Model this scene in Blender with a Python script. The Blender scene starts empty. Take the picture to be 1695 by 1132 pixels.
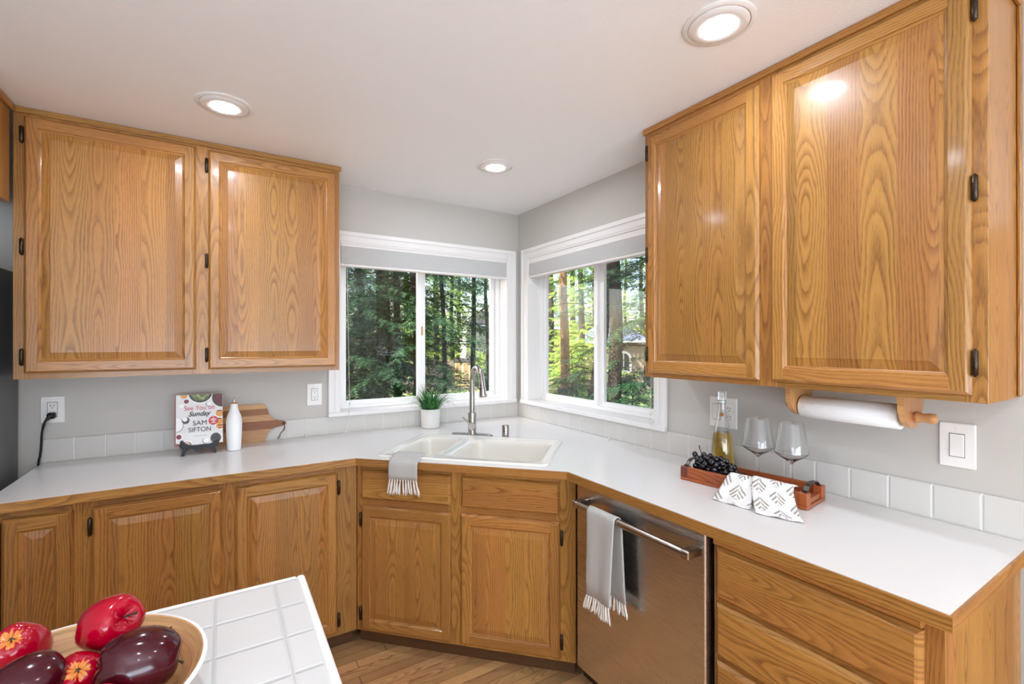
import bpy, bmesh, math, random
from mathutils import Vector, Matrix
import numpy as np
random.seed(7)
PI = math.pi
C = bpy.context.scene.collection
S2 = 2 ** -.5

# ------------------------------------------------------------------ camera, sky, sun, exposure
sc = bpy.context.scene
F_PX, YAW, PITCH, ROLL = 770.62, math.radians(31.822), math.radians(.0494), math.radians(-.0367)
CAM = Vector((-1.9114, -2.9916, 1.4712))
fw = Vector((math.sin(YAW) * math.cos(PITCH), math.cos(YAW) * math.cos(PITCH), math.sin(PITCH)))
rt0 = Vector((math.cos(YAW), -math.sin(YAW), 0)); up0 = rt0.cross(fw)
rt = rt0 * math.cos(ROLL) + up0 * math.sin(ROLL); up = rt.cross(fw)
cd = bpy.data.cameras.new('camera'); cam = bpy.data.objects.new('camera', cd); C.objects.link(cam)
cd.sensor_width = 36; cd.lens = F_PX / 1695 * 36; cd.clip_start = .02; cd.clip_end = 300
cam.matrix_world = Matrix(((rt.x, up.x, -fw.x, CAM.x), (rt.y, up.y, -fw.y, CAM.y), (rt.z, up.z, -fw.z, CAM.z), (0, 0, 0, 1)))
sc.camera = cam
vs = sc.view_settings
vs.view_transform = 'Standard'; vs.look = 'None'; vs.gamma = 1; vs.use_curve_mapping = False
vs.exposure = 0.46
sc.cycles.use_denoising = True
sc.cycles.max_bounces = 10; sc.cycles.diffuse_bounces = 6; sc.cycles.transparent_max_bounces = 24
sc.cycles.sample_clamp_indirect = 6; sc.cycles.caustics_reflective = False

LAMP = 150.0          # radiance of the recessed lamps
FILL = 17.0          # strength of the fill lights added behind the camera
SKY = .5; SUN = 16.0

world = bpy.data.worlds.new('sky'); sc.world = world; world.use_nodes = True
wn = world.node_tree; wb = wn.nodes['Background']
sky = wn.nodes.new('ShaderNodeTexSky'); sky.sky_type = 'NISHITA'; sky.sun_disc = False
sky.sun_elevation = math.radians(48); sky.sun_rotation = math.radians(-70); sky.dust_density = 2.5
wn.links.new(sky.outputs[0], wb.inputs[0]); wb.inputs[1].default_value = SKY
sd = bpy.data.lights.new('sun', 'SUN'); sd.energy = SUN; sd.angle = .01; sd.color = (1, .94, .82)
so = bpy.data.objects.new('sun', sd); C.objects.link(so)
so.rotation_euler = Vector((.80, .12, -.72)).to_track_quat('-Z', 'Y').to_euler()
# two unseen fill lights, added behind the camera and tilted up to brighten the ceiling
ad = bpy.data.lights.new('rear_fill', 'AREA'); ad.shape = 'RECTANGLE'; ad.size = 3.2; ad.size_y = 2.1
ad.energy = FILL * 10; ad.color = (.82, .97, 1.15)
ao = bpy.data.objects.new('rear_fill', ad); C.objects.link(ao); ao.location = (-1.75, -6.25, 1.25)
ao.rotation_euler = Vector((0, 1, 1.5)).to_track_quat('-Z', 'Z').to_euler()

ad2 = ad.copy(); ad2.name = 'side_fill'; ad2.size = 2.2; ad2.size_y = 1.5; ad2.energy = FILL * 2.5
ao2 = bpy.data.objects.new('side_fill', ad2); C.objects.link(ao2); ao2.location = (-3.42, -4.5, 1.35)
ao2.rotation_euler = Vector((1, 0, 1.5)).to_track_quat('-Z', 'Z').to_euler()

# ------------------------------------------------------------------ mesh helpers
class MB:
    """collects polygons with uv (metres: across grain, along grain), builds ONE mesh object"""
    def __init__(s): s.v = []; s.f = []; s.uv = []; s.mi = []; s.sm = []
    def face(s, pts, uv=None, mi=0, smooth=False):
        b = len(s.v); s.v += [tuple(p) for p in pts]
        s.f.append(list(range(b, b + len(pts)))); s.uv.append(uv or [(0, 0)] * len(pts)); s.mi.append(mi); s.sm.append(smooth)
    def grid(s, rows, closed_u=False, closed_v=False, mi=0, smooth=True, uvs=None):
        """rows: list of lists of points, shared vertices"""
        b = len(s.v); n = len(rows[0]); m = len(rows)
        for r in rows: s.v += [tuple(p) for p in r]
        for i in range(m if closed_v else m - 1):
            for j in range(n if closed_u else n - 1):
                i2 = (i + 1) % m; j2 = (j + 1) % n
                s.f.append([b + i * n + j, b + i * n + j2, b + i2 * n + j2, b + i2 * n + j])
                if uvs: s.uv.append([uvs(i, j), uvs(i, j + 1), uvs(i + 1, j + 1), uvs(i + 1, j)])
                else: s.uv.append([(0, 0)] * 4)
                s.mi.append(mi); s.sm.append(smooth)
    def build(s, name, mats, parent=None, M=None, merge=False, normals=True):
        me = bpy.data.meshes.new(name)
        V = s.v
        if M is not None: V = [tuple(M @ Vector(p)) for p in V]
        me.from_pydata(V, [], s.f)
        if not isinstance(mats, (list, tuple)): mats = [mats]
        for m in mats: me.materials.append(m)
        me.polygons.foreach_set('material_index', s.mi)
        me.polygons.foreach_set('use_smooth', s.sm)
        ul = me.uv_layers.new(name='UVMap')
        flat = [c for u in s.uv for p in u for c in p]
        ul.data.foreach_set('uv', flat)
        if merge or normals:
            bm = bmesh.new(); bm.from_mesh(me)
            if merge: bmesh.ops.remove_doubles(bm, verts=bm.verts, dist=1e-5)
            if normals: bmesh.ops.recalc_face_normals(bm, faces=bm.faces)
            bm.to_mesh(me); bm.free()
        me.update()
        o = bpy.data.objects.new(name, me); C.objects.link(o)
        if parent: o.parent = parent
        return o
    # --- shapes, all in local coordinates
    def box(s, x0, y0, z0, x1, y1, z1, grain=2, mi=0, bev=0.0, narrow=None):
        lo = (min(x0, x1), min(y0, y1), min(z0, z1)); hi = (max(x0, x1), max(y0, y1), max(z0, z1))
        off = uvoff(narrow)
        bev = min(bev, *(.45 * (hi[i] - lo[i]) for i in range(3)))
        def emit(pts, ax):
            uv = []
            for p in pts:
                q = [p[i] - lo[i] for i in range(3)]
                al = q[grain]; oth = [i for i in range(3) if i != grain]
                if ax == grain: uv.append((q[oth[0]] + off[0], q[oth[1]] + off[1]))
                else:
                    a2 = [i for i in oth if i != ax][0]
                    uv.append((q[a2] + off[0] + (0 if narrow else .0), al + off[1]))
            s.face(pts, uv, mi)
        b = bev
        for ax in range(3):
            u, w = [(1, 2), (2, 0), (0, 1)][ax]
            for side in (0, 1):
                c = hi[ax] if side else lo[ax]
                def P(a, d):
                    p = [0, 0, 0]; p[ax] = c; p[u] = a; p[w] = d; return p
                q = [P(lo[u] + b, lo[w] + b), P(hi[u] - b, lo[w] + b), P(hi[u] - b, hi[w] - b), P(lo[u] + b, hi[w] - b)]
                emit(q if side else q[::-1], ax)
        if b > 0:
            for ax in range(3):           # edge chamfers running along axis ax
                u, w = [(1, 2), (2, 0), (0, 1)][ax]
                for su in (0, 1):
                    for sw in (0, 1):
                        cu = hi[u] if su else lo[u]; cw = hi[w] if sw else lo[w]
                        du = -b if su else b; dw = -b if sw else b
                        def Q(t, a, d):
                            p = [0, 0, 0]; p[ax] = t; p[u] = a; p[w] = d; return p
                        pts = [Q(lo[ax] + b, cu, cw + dw), Q(hi[ax] - b, cu, cw + dw), Q(hi[ax] - b, cu + du, cw), Q(lo[ax] + b, cu + du, cw)]
                        emit(pts, u)
            for sx in (0, 1):
                for sy in (0, 1):
                    for sz in (0, 1):
                        c = [hi[0] if sx else lo[0], hi[1] if sy else lo[1], hi[2] if sz else lo[2]]
                        d = [-b if sx else b, -b if sy else b, -b if sz else b]
                        pts = []
                        for k in range(3):
                            p = [c[i] + d[i] for i in range(3)]; p[k] = c[k]; pts.append(p)
                        emit(pts, 0)
    def prism(s, poly, z0, z1, axis=2, mi=0, caps=True, smooth=False):
        """extrude 2D polygon along an axis (poly coords are the two other axes in cyclic order)"""
        def P(p, t):
            if axis == 2: return (p[0], p[1], t)
            if axis == 0: return (t, p[0], p[1])
            return (p[1], t, p[0])
        n = len(poly); off = uvoff()
        for i in range(n):
            a, b = poly[i], poly[(i + 1) % n]; L = math.hypot(b[0] - a[0], b[1] - a[1])
            s.face([P(a, z0), P(b, z0), P(b, z1), P(a, z1)], [(off[0], off[1]), (off[0] + L, off[1]), (off[0] + L, off[1] + z1 - z0), (off[0], off[1] + z1 - z0)], mi, smooth)
        if caps:
            s.face([P(p, z1) for p in poly], [(p[1] + off[0], p[0] + off[1]) for p in poly], mi)
            s.face([P(p, z0) for p in poly[::-1]], [(p[1] + off[0], p[0] + off[1]) for p in poly[::-1]], mi)
    def lathe(s, prof, n=32, mi=0, c=(0, 0, 0), axis=2, smooth=True):
        rows = []; pp = [tuple(prof[0])]
        for i in range(1, len(prof) - 1):                # support loops keep sharp corners sharp
            (a, b), (c_, d), (e, f) = prof[i - 1], prof[i], prof[i + 1]
            v1, v2 = Vector((c_ - a, d - b)), Vector((e - c_, f - d))
            if v1.length < 1e-6 or v2.length < 1e-6: pp.append((c_, d)); continue
            if v1.angle(v2) > .6:
                k1, k2 = min(.0006, .3 * v1.length), min(.0006, .3 * v2.length); v1.normalize(); v2.normalize()
                pp += [(c_ - v1.x * k1, d - v1.y * k1), (c_, d), (c_ + v2.x * k2, d + v2.y * k2)]
            else: pp.append((c_, d))
        pp.append(tuple(prof[-1]))
        for r, h in pp:
            row = []
            for k in range(n):
                a = 2 * PI * k / n; x, y = r * math.cos(a), r * math.sin(a)
                p = {2: (x, y, h), 0: (h, x, y), 1: (y, h, x)}[axis]
                row.append((p[0] + c[0], p[1] + c[1], p[2] + c[2]))
            rows.append(row)
        s.grid(rows, closed_u=True, mi=mi, smooth=smooth)
    def tube(s, pts, rad, n=10, mi=0, caps=True, smooth=True):
        pts = [Vector(p) for p in pts]; rows = []
        R = rad if isinstance(rad, (list, tuple)) else [rad] * len(pts)
        t0 = (pts[1] - pts[0]).normalized(); nrm = t0.orthogonal().normalized()
        for i, p in enumerate(pts):
            t = (pts[min(i + 1, len(pts) - 1)] - pts[max(i - 1, 0)])
            if t.length < 1e-9: t = t0.copy()
            t.normalize(); nrm = (nrm - t * nrm.dot(t)).normalized(); bn = t.cross(nrm)
            rows.append([tuple(p + (nrm * math.cos(2 * PI * k / n) + bn * math.sin(2 * PI * k / n)) * R[i]) for k in range(n)])
        s.grid(rows, closed_u=True, mi=mi, smooth=smooth)
        if caps:
            s.face(rows[0][::-1], None, mi); s.face(rows[-1], None, mi)
    def sphere(s, c, r, nu=12, nv=8, sc_=(1, 1, 1), mi=0):
        rows = []
        for i in range(nv + 1):
            th = PI * i / nv; th = min(max(th, .02), PI - .02)
            rows.append([(c[0] + sc_[0] * r * math.sin(th) * math.cos(2 * PI * k / nu), c[1] + sc_[1] * r * math.sin(th) * math.sin(2 * PI * k / nu), c[2] + sc_[2] * r * math.cos(th)) for k in range(nu)])
        s.grid(rows, closed_u=True, mi=mi)
        s.face(rows[0][::-1], None, mi, True); s.face(rows[-1], None, mi, True)

def uvoff(narrow=None):
    if narrow: return (.09 * random.randint(0, 300) + .012, random.random() * 40)
    return (random.random() * 30, random.random() * 40)

def frame(o, u, v):
    """local (u along the front, v up, w towards the room)"""
    o, u, v = Vector(o), Vector(u), Vector(v); w = u.cross(v)
    return Matrix(((u.x, v.x, w.x, o.x), (u.y, v.y, w.y, o.y), (u.z, v.z, w.z, o.z), (0, 0, 0, 1)))
ML = frame((0, 0, 0), (1, 0, 0), (0, 0, 1))         # back wall fronts: u = x, w = -y
MR = frame((0, 0, 0), (0, -1, 0), (0, 0, 1))        # right wall fronts: u = -y, w = -x
MD = frame((0, 0, 0), (S2, -S2, 0), (0, 0, 1))      # corner fronts: u along the diagonal, w = distance from the corner

def tag(o, label=None, cat=None, group=None, kind=None):
    if label: o['label'] = label
    if cat: o['category'] = cat
    if group: o['group'] = group
    if kind: o['kind'] = kind
    return o
def thing(name, label, cat, loc=(0, 0, 0), group=None):
    o = bpy.data.objects.new(name, None); C.objects.link(o); o.location = loc; o.empty_display_size = .05
    return tag(o, label, cat, group)
def struct(name, mb, m, **k):
    o = mb.build(name, m, **k); o['kind'] = 'structure'; return o

# ------------------------------------------------------------------ materials
def srgb(r, g, b): 
    f = lambda c: (c / 255 / 12.92) if c / 255 <= .04045 else ((c / 255 + .055) / 1.055) ** 2.4
    return (f(r), f(g), f(b), 1)
class NT:
    def __init__(s, name):
        s.m = bpy.data.materials.new(name); s.m.use_nodes = True; s.t = s.m.node_tree; s.b = s.t.nodes['Principled BSDF']
    def n(s, typ, **k):
        nd = s.t.nodes.new('ShaderNode' + typ)
        for a, v in k.items(): setattr(nd, a, v)
        return nd
    def l(s, a, b): s.t.links.new(a, b)
    def math(s, op, a, b=None, c=None):
        nd = s.n('Math', operation=op)
        for i, x in enumerate((a, b, c)):
            if x is None: continue
            if hasattr(x, 'is_linked') or hasattr(x, 'links'): s.l(x, nd.inputs[i])
            else: nd.inputs[i].default_value = x
        return nd.outputs[0]
    def mix(s, f, a, b, blend='MIX'):
        nd = s.n('Mix', data_type='RGBA', blend_type=blend)
        for sk, x in ((nd.inputs[0], f), (nd.inputs[6], a), (nd.inputs[7], b)):
            if hasattr(x, 'links'): s.l(x, sk)
            elif isinstance(x, (int, float)): sk.default_value = x
            else: sk.default_value = x
        return nd.outputs[2]
    def comb(s, x, y, z=0.0):
        nd = s.n('CombineXYZ')
        for i, q in enumerate((x, y, z)):
            if hasattr(q, 'links'): s.l(q, nd.inputs[i])
            else: nd.inputs[i].default_value = q
        return nd.outputs[0]
    def noise(s, vec, scale=1.0, detail=2.0, rough=.5):
        nd = s.n('TexNoise'); nd.inputs['Scale'].default_value = scale; nd.inputs['Detail'].default_value = detail; nd.inputs['Roughness'].default_value = rough
        if vec is not None: s.l(vec, nd.inputs['Vector'])
        return nd.outputs[0]
    def ramp(s, fac, *stops):
        nd = s.n('ValToRGB'); cr = nd.color_ramp
        while len(cr.elements) < len(stops): cr.elements.new(.5)
        for e, (p, c) in zip(cr.elements, stops): e.position = p; e.color = c if len(c) == 4 else (*c, 1)
        s.l(fac, nd.inputs[0]); return nd.outputs[0]
    def bump(s, h, strength=.1, dist=.002):
        nd = s.n('Bump'); nd.inputs['Strength'].default_value = strength; nd.inputs['Distance'].default_value = dist
        s.l(h, nd.inputs['Height']); s.l(nd.outputs[0], s.b.inputs['Normal']); return nd
    def set(s, **k):
        for a, v in k.items():
            i = s.b.inputs[a.replace('_', ' ')]
            if hasattr(v, 'links'): s.l(v, i)
            else: i.default_value = v
        return s.m
def plain(name, col, rough=.5, metal=0.0, bump=None, **k):
    t = NT(name); t.set(Base_Color=col, Roughness=rough, Metallic=metal, **k)
    tc = t.n('TexCoord')
    nz = t.noise(tc.outputs['Object'], bump[0] if bump else 40, 3)
    if bump: t.bump(nz, bump[1], bump[2] if len(bump) > 2 else .001)
    else:
        r = t.n('MapRange'); r.inputs[3].default_value = rough * .92; r.inputs[4].default_value = min(1, rough * 1.08); t.l(nz, r.inputs[0]); t.l(r.outputs[0], t.b.inputs['Roughness'])
    return t.m

def oak(name, light, dark, pore, boardw=.09, ring=.0052, rough=.34, coat=.18, gaps=False, tone=.28, ringmix=.78):
    t = NT(name)
    uv = t.n('UVMap'); sp = t.n('SeparateXYZ'); t.l(uv.outputs[0], sp.inputs[0]); u, v = sp.outputs[0], sp.outputs[1]
    ub = t.math('DIVIDE', u, boardw); bi = t.math('FLOOR', ub); fr = t.math('SUBTRACT', t.math('FRACT', ub), .5)
    wn_ = t.n('TexWhiteNoise', noise_dimensions='1D'); t.l(bi, wn_.inputs['W']); rs = t.n('SeparateColor'); t.l(wn_.outputs['Color'], rs.inputs[0])
    b1, b2, b3 = rs.outputs[0], rs.outputs[1], rs.outputs[2]
    seed = t.math('MULTIPLY', b3, 57.0)
    x = t.math('ADD', t.math('MULTIPLY', fr, boardw), t.math('MULTIPLY', t.math('SUBTRACT', b1, .5), .11))
    # wavering depth of the board under the bark makes the cathedral arches
    n1 = t.noise(t.comb(t.math('MULTIPLY', v, 1.2), seed), 1.0, 2.0)
    n2 = t.noise(t.comb(t.math('MULTIPLY', u, 14.0), t.math('MULTIPLY', v, 2.6), seed), 1.0, 3.0, .55)
    d = t.math('ADD', t.math('MULTIPLY', t.math('SUBTRACT', n1, .35), .42), t.math('MULTIPLY', b2, .04))
    x2 = t.math('ADD', x, t.math('MULTIPLY', t.math('SUBTRACT', n2, .5), .016))
    r = t.math('SQRT', t.math('ADD', t.math('MULTIPLY', x2, x2), t.math('MULTIPLY', t.math('MULTIPLY', d, d), .16)))
    n3 = t.noise(t.comb(t.math('MULTIPLY', u, 70.0), t.math('MULTIPLY', v, 9.0), seed), 1.0, 3.0)
    ph = t.math('ADD', t.math('DIVIDE', r, ring), t.math('MULTIPLY', n3, .55))
    saw = t.math('FRACT', ph)
    rg = t.ramp(saw, (0, (1, 1, 1)), (.34, (.35,) * 3), (.62, (0, 0, 0)), (.9, (.12,) * 3), (1, (1, 1, 1)))
    p = t.noise(t.comb(t.math('MULTIPLY', u, 950.0), t.math('MULTIPLY', v, 30.0)), 1.0, 2.0, .6)
    pr = t.ramp(p, (.42, (0, 0, 0)), (.66, (1, 1, 1)))
    fine = t.noise(t.comb(t.math('MULTIPLY', u, 260.0), t.math('MULTIPLY', v, 5.0)), 1.0, 3.0, .6)
    pat = t.noise(t.comb(t.math('MULTIPLY', u, 22.0), t.math('MULTIPLY', v, 3.0), 3.0), 1.0, 2.0)
    patm = t.ramp(pat, (.30, (.25,) * 3), (.68, (1, 1, 1)))
    col = t.mix(t.math('MULTIPLY', t.math('MULTIPLY', rg, patm), ringmix), light, dark)
    col = t.mix(t.math('MULTIPLY', t.math('MULTIPLY', pr, t.math('ADD', t.math('MULTIPLY', rg, .55), .22)), .8), col, pore)
    big = t.noise(t.comb(t.math('MULTIPLY', u, 7.0), t.math('MULTIPLY', v, 1.6)), 1.0, 2.0)
    val = t.math('ADD', t.math('MULTIPLY', t.math('SUBTRACT', b1, .5), tone), t.math('ADD', .62, t.math('ADD', t.math('MULTIPLY', big, .36), t.math('MULTIPLY', fine, .40))))
    hsv = t.n('HueSaturation'); t.l(col, hsv.inputs['Color']); t.l(val, hsv.inputs['Value'])
    t.l(t.math('ADD', .494, t.math('MULTIPLY', b2, .012)), hsv.inputs['Hue'])
    out = hsv.outputs[0]
    if gaps:
        g1 = t.math('GREATER_THAN', t.math('ABSOLUTE', fr), .478)
        vv = t.math('ABSOLUTE', t.math('SUBTRACT', t.math('FRACT', t.math('ADD', t.math('DIVIDE', v, 1.1), b3)), .5))
        g2 = t.math('GREATER_THAN', vv, .4985)
        out = t.mix(t.math('MULTIPLY', t.math('MAXIMUM', g1, g2), .75), out, (.05, .025, .01, 1))
    t.set(Base_Color=out, Roughness=rough, Coat_Weight=coat, Coat_Roughness=.12, Specular_IOR_Level=.4)
    t.bump(t.math('ADD', t.math('MULTIPLY', pr, -.5), t.math('MULTIPLY', rg, -.4)), .12, .0008)
    return t.m

M = {}
M['oak'] = oak('honey_oak', srgb(178, 125, 63), srgb(126, 78, 33), srgb(76, 42, 16), ring=.0075)
M['oak_base'] = M['oak']
M['floor'] = oak('floor_oak', srgb(206, 160, 110), srgb(150, 98, 54), srgb(110, 68, 34), boardw=.057, gaps=True, tone=.5, rough=.33, coat=.2)
M['trayred'] = oak('acacia', srgb(168, 88, 46), srgb(120, 52, 26), srgb(70, 28, 14), boardw=.2, ring=.007, tone=.2)
M['trayend'] = oak('acacia_dark', srgb(120, 58, 40), srgb(86, 38, 26), srgb(60, 24, 16), boardw=.2, ring=.007, tone=.2)
M['strip_a'] = oak('board_pale', srgb(206, 160, 110), srgb(178, 128, 80), srgb(140, 92, 52), boardw=.3, ring=.008, coat=0, rough=.5)
M['strip_b'] = oak('board_brown', srgb(160, 106, 66), srgb(126, 78, 46), srgb(84, 48, 26), boardw=.3, ring=.008, coat=0, rough=.5)
M['pine'] = oak('towel_holder_wood', srgb(200, 148, 92), srgb(174, 120, 68), srgb(140, 90, 50), boardw=.3, ring=.012, ringmix=.4)
M['bamboo'] = oak('bowl_wood', srgb(216, 170, 118), srgb(186, 134, 84), srgb(140, 96, 56), boardw=.012, ring=.02, tone=.5, rough=.35)
M['wall'] = plain('wall_paint', srgb(193, 188, 180), .55, bump=(260, .10, .002))
M['wall_far'] = plain('wall_paint_far', srgb(216, 214, 211), .6, bump=(260, .08, .002))
M['ceiling'] = plain('ceiling_paint', srgb(243, 242, 241), .42, bump=(170, .35, .004))
M['white'] = plain('white_trim', srgb(232, 228, 224), .32)
M['vinyl'] = plain('white_vinyl', srgb(240, 238, 235), .35)
M['laminate'] = plain('white_laminate', srgb(222, 219, 216), .22)
M['porcelain'] = plain('sink_enamel', srgb(226, 222, 212), .12, Coat_Weight=.5)
M['plate'] = plain('switch_plastic', srgb(236, 232, 226), .3)
M['slot'] = plain('slot_dark', srgb(40, 38, 36), .5)
M['bronze'] = plain('hinge_bronze', srgb(66, 54, 44), .35, .85)
M['black'] = plain('black_gap', srgb(12, 12, 12), .5)
M['cord'] = plain('black_rubber', srgb(20, 20, 20), .45)
M['easel'] = plain('black_lacquer', srgb(14, 13, 13), .25)
M['ceramic'] = plain('white_ceramic', srgb(240, 239, 238), .4)
M['chrome'] = plain('polished_steel', srgb(220, 218, 214), .12, 1.0)
M['string'] = plain('shade_cord', srgb(222, 216, 204), .7)
M['leather'] = plain('leather_cord', srgb(90, 48, 36), .6)
M['iron'] = plain('dark_handle_metal', srgb(96, 90, 86), .38, .9)
M['fridge'] = plain('fridge_side', srgb(92, 92, 94), .38, bump=(400, .08, .001))
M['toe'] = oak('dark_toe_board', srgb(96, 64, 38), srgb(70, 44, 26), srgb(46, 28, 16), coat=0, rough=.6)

def brushed(name, col, rough, axis_scale):
    t = NT(name); tc = t.n('TexCoord'); mp = t.n('Mapping'); mp.inputs['Scale'].default_value = axis_scale
    t.l(tc.outputs['Object'], mp.inputs[0]); n = t.noise(mp.outputs[0], 1.0, 3.0, .6)
    r = t.n('MapRange'); r.inputs[3].default_value = rough * .8; r.inputs[4].default_value = rough * 1.25; t.l(n, r.inputs[0])
    t.set(Base_Color=col, Metallic=1.0, Roughness=r.outputs[0]); t.bump(n, .012, .0003); return t.m
M['stainless'] = brushed('stainless_steel', srgb(206, 200, 196), .27, (900, 5, 900))
M['nickel'] = brushed('brushed_nickel', srgb(172, 165, 158), .24, (30, 30, 600))

def tilemat(name, col, grout):
    """square tiles of the mesh uv (1 unit = 1 tile) with pale grout"""
    t = NT(name); uv = t.n('UVMap'); sp = t.n('SeparateXYZ'); t.l(uv.outputs[0], sp.inputs[0])
    def edge(c): return t.math('ABSOLUTE', t.math('SUBTRACT', t.math('FRACT', c), .5))
    e = t.math('MAXIMUM', edge(sp.outputs[0]), edge(sp.outputs[1]))
    g = t.ramp(e, (.477, (0, 0, 0)), (.487, (1, 1, 1)))
    wn_ = t.n('TexWhiteNoise', noise_dimensions='2D')
    t.l(t.comb(t.math('FLOOR', sp.outputs[0]), t.math('FLOOR', sp.outputs[1])), wn_.inputs['Vector'])
    c = t.mix(t.math('MULTIPLY', wn_.outputs['Value'], .5), col, tuple(x * .93 for x in col[:3]) + (1,))
    c = t.mix(g, c, grout)
    rr = t.n('MapRange'); rr.inputs[3].default_value = .16; rr.inputs[4].default_value = .6; t.l(g, rr.inputs[0])
    t.set(Base_Color=c, Roughness=rr.outputs[0])
    t.bump(t.math('MULTIPLY', t.ramp(e, (.45, (0, 0, 0)), (.49, (1, 1, 1))), -1.0), .5, .003); return t.m
M['tile'] = tilemat('wall_tile', srgb(208, 204, 197), srgb(222, 219, 213))
M['islandtile'] = tilemat('island_tile', srgb(214, 213, 211), srgb(192, 190, 186))

def thinglass(name, tint=(1, 1, 1, 1), ior=1.45, rough=0.0):
    """a clear pane: see-through with mirror reflections that grow at grazing angles"""
    t = NT(name); tr = t.n('BsdfTransparent'); tr.inputs[0].default_value = tint
    gl = t.n('BsdfGlossy'); gl.inputs['Roughness'].default_value = rough; lw = t.n('LayerWeight'); lw.inputs[0].default_value = .5
    f0 = ((ior - 1) / (ior + 1)) ** 2
    fr = t.math('ADD', t.math('MULTIPLY', t.math('POWER', lw.outputs['Facing'], 4.0), (1 - f0) * .55), f0)
    mx = t.n('MixShader'); t.l(fr, mx.inputs[0]); t.l(tr.outputs[0], mx.inputs[1]); t.l(gl.outputs[0], mx.inputs[2])
    t.l(mx.outputs[0], t.t.nodes['Material Output'].inputs[0]); return t.m
def realglass(name, col=(.985, .99, .985, 1), ior=1.48):
    t = NT(name); t.set(Base_Color=col, Roughness=0.0, IOR=ior, Transmission_Weight=1.0); return t.m
M['clearglass'] = realglass('clear_glass')
M['pane'] = thinglass('window_glass', (.97, .98, .97, 1))
M['wineglass'] = thinglass('wine_glass', (.97, .975, .975, 1), 1.5)
def emit(name, col, s):
    t = NT(name); e = t.n('Emission'); e.inputs[0].default_value = col; e.inputs[1].default_value = s
    t.l(e.outputs[0], t.t.nodes['Material Output'].inputs[0]); return t.m
M['lamp'] = emit('lamp_lens', (.91, 1.0, 1.12, 1), LAMP)
# ------------------------------------------------------------------ room shell
WT = .16
FL = -.03
m = MB(); m.box(-3.5, -6.4, FL - .1, 1.3, 0, FL, grain=0)
# planks run along the back wall: uv across = y, along = x
m.uv = [[(p[1] + 20, p[0] + 20) for p in [m.v[i] for i in f]] for f in m.f]
struct('floor', m, M['floor'])
m = MB(); m.box(-3.66, -6.56, 2.44, 1.46, WT, 2.56); struct('ceiling', m, M['ceiling'])

LX0, LX1, RY0, RY1, WZ0, WZ1 = -1.305, -.101, -1.33, -.146, 1.03, 2.088     # the two window openings
def wall_with_hole(name, axis, a0, a1, h0, h1, t0, t1, mat):
    m = MB()
    for (p0, p1, z0, z1) in ((a0, h0, -.1, 2.44), (h1, a1, -.1, 2.44), (h0, h1, -.1, WZ0), (h0, h1, WZ1, 2.44)):
        if axis == 0: m.box(p0, t0, z0, p1, t1, z1)
        else: m.box(t0, p0, z0, t1, p1, z1)
    return struct(name, m, mat)
wall_with_hole('wall_back', 0, -3.66, WT, LX0, LX1, 0, WT, M['wall'])
wall_with_hole('wall_right', 1, -2.648, 0, RY0, RY1, 0, WT, M['wall'])
m = MB(); m.box(-3.66, -6.4, -.1, -3.5, 0, 2.44); struct('wall_left', m, M['wall_far'])
m = MB(); m.box(-3.66, -6.56, -.1, 1.46, -6.4, 2.44); struct('wall_front', m, M['wall_far'])
m = MB(); m.box(1.3, -6.4, -.1, 1.46, -1.9, 2.44); m.box(WT, -2.06, -.1, 1.3, -1.9, 2.44); struct('wall_hall', m, M['wall_far'])
m = MB(); m.box(1.262, -3.3, FL, 1.299, -2.30, 2.02); m.box(1.27, -3.4, FL, 1.299, -3.3, 2.1, grain=2)
struct('door_1', m, M['oak'])

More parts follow.
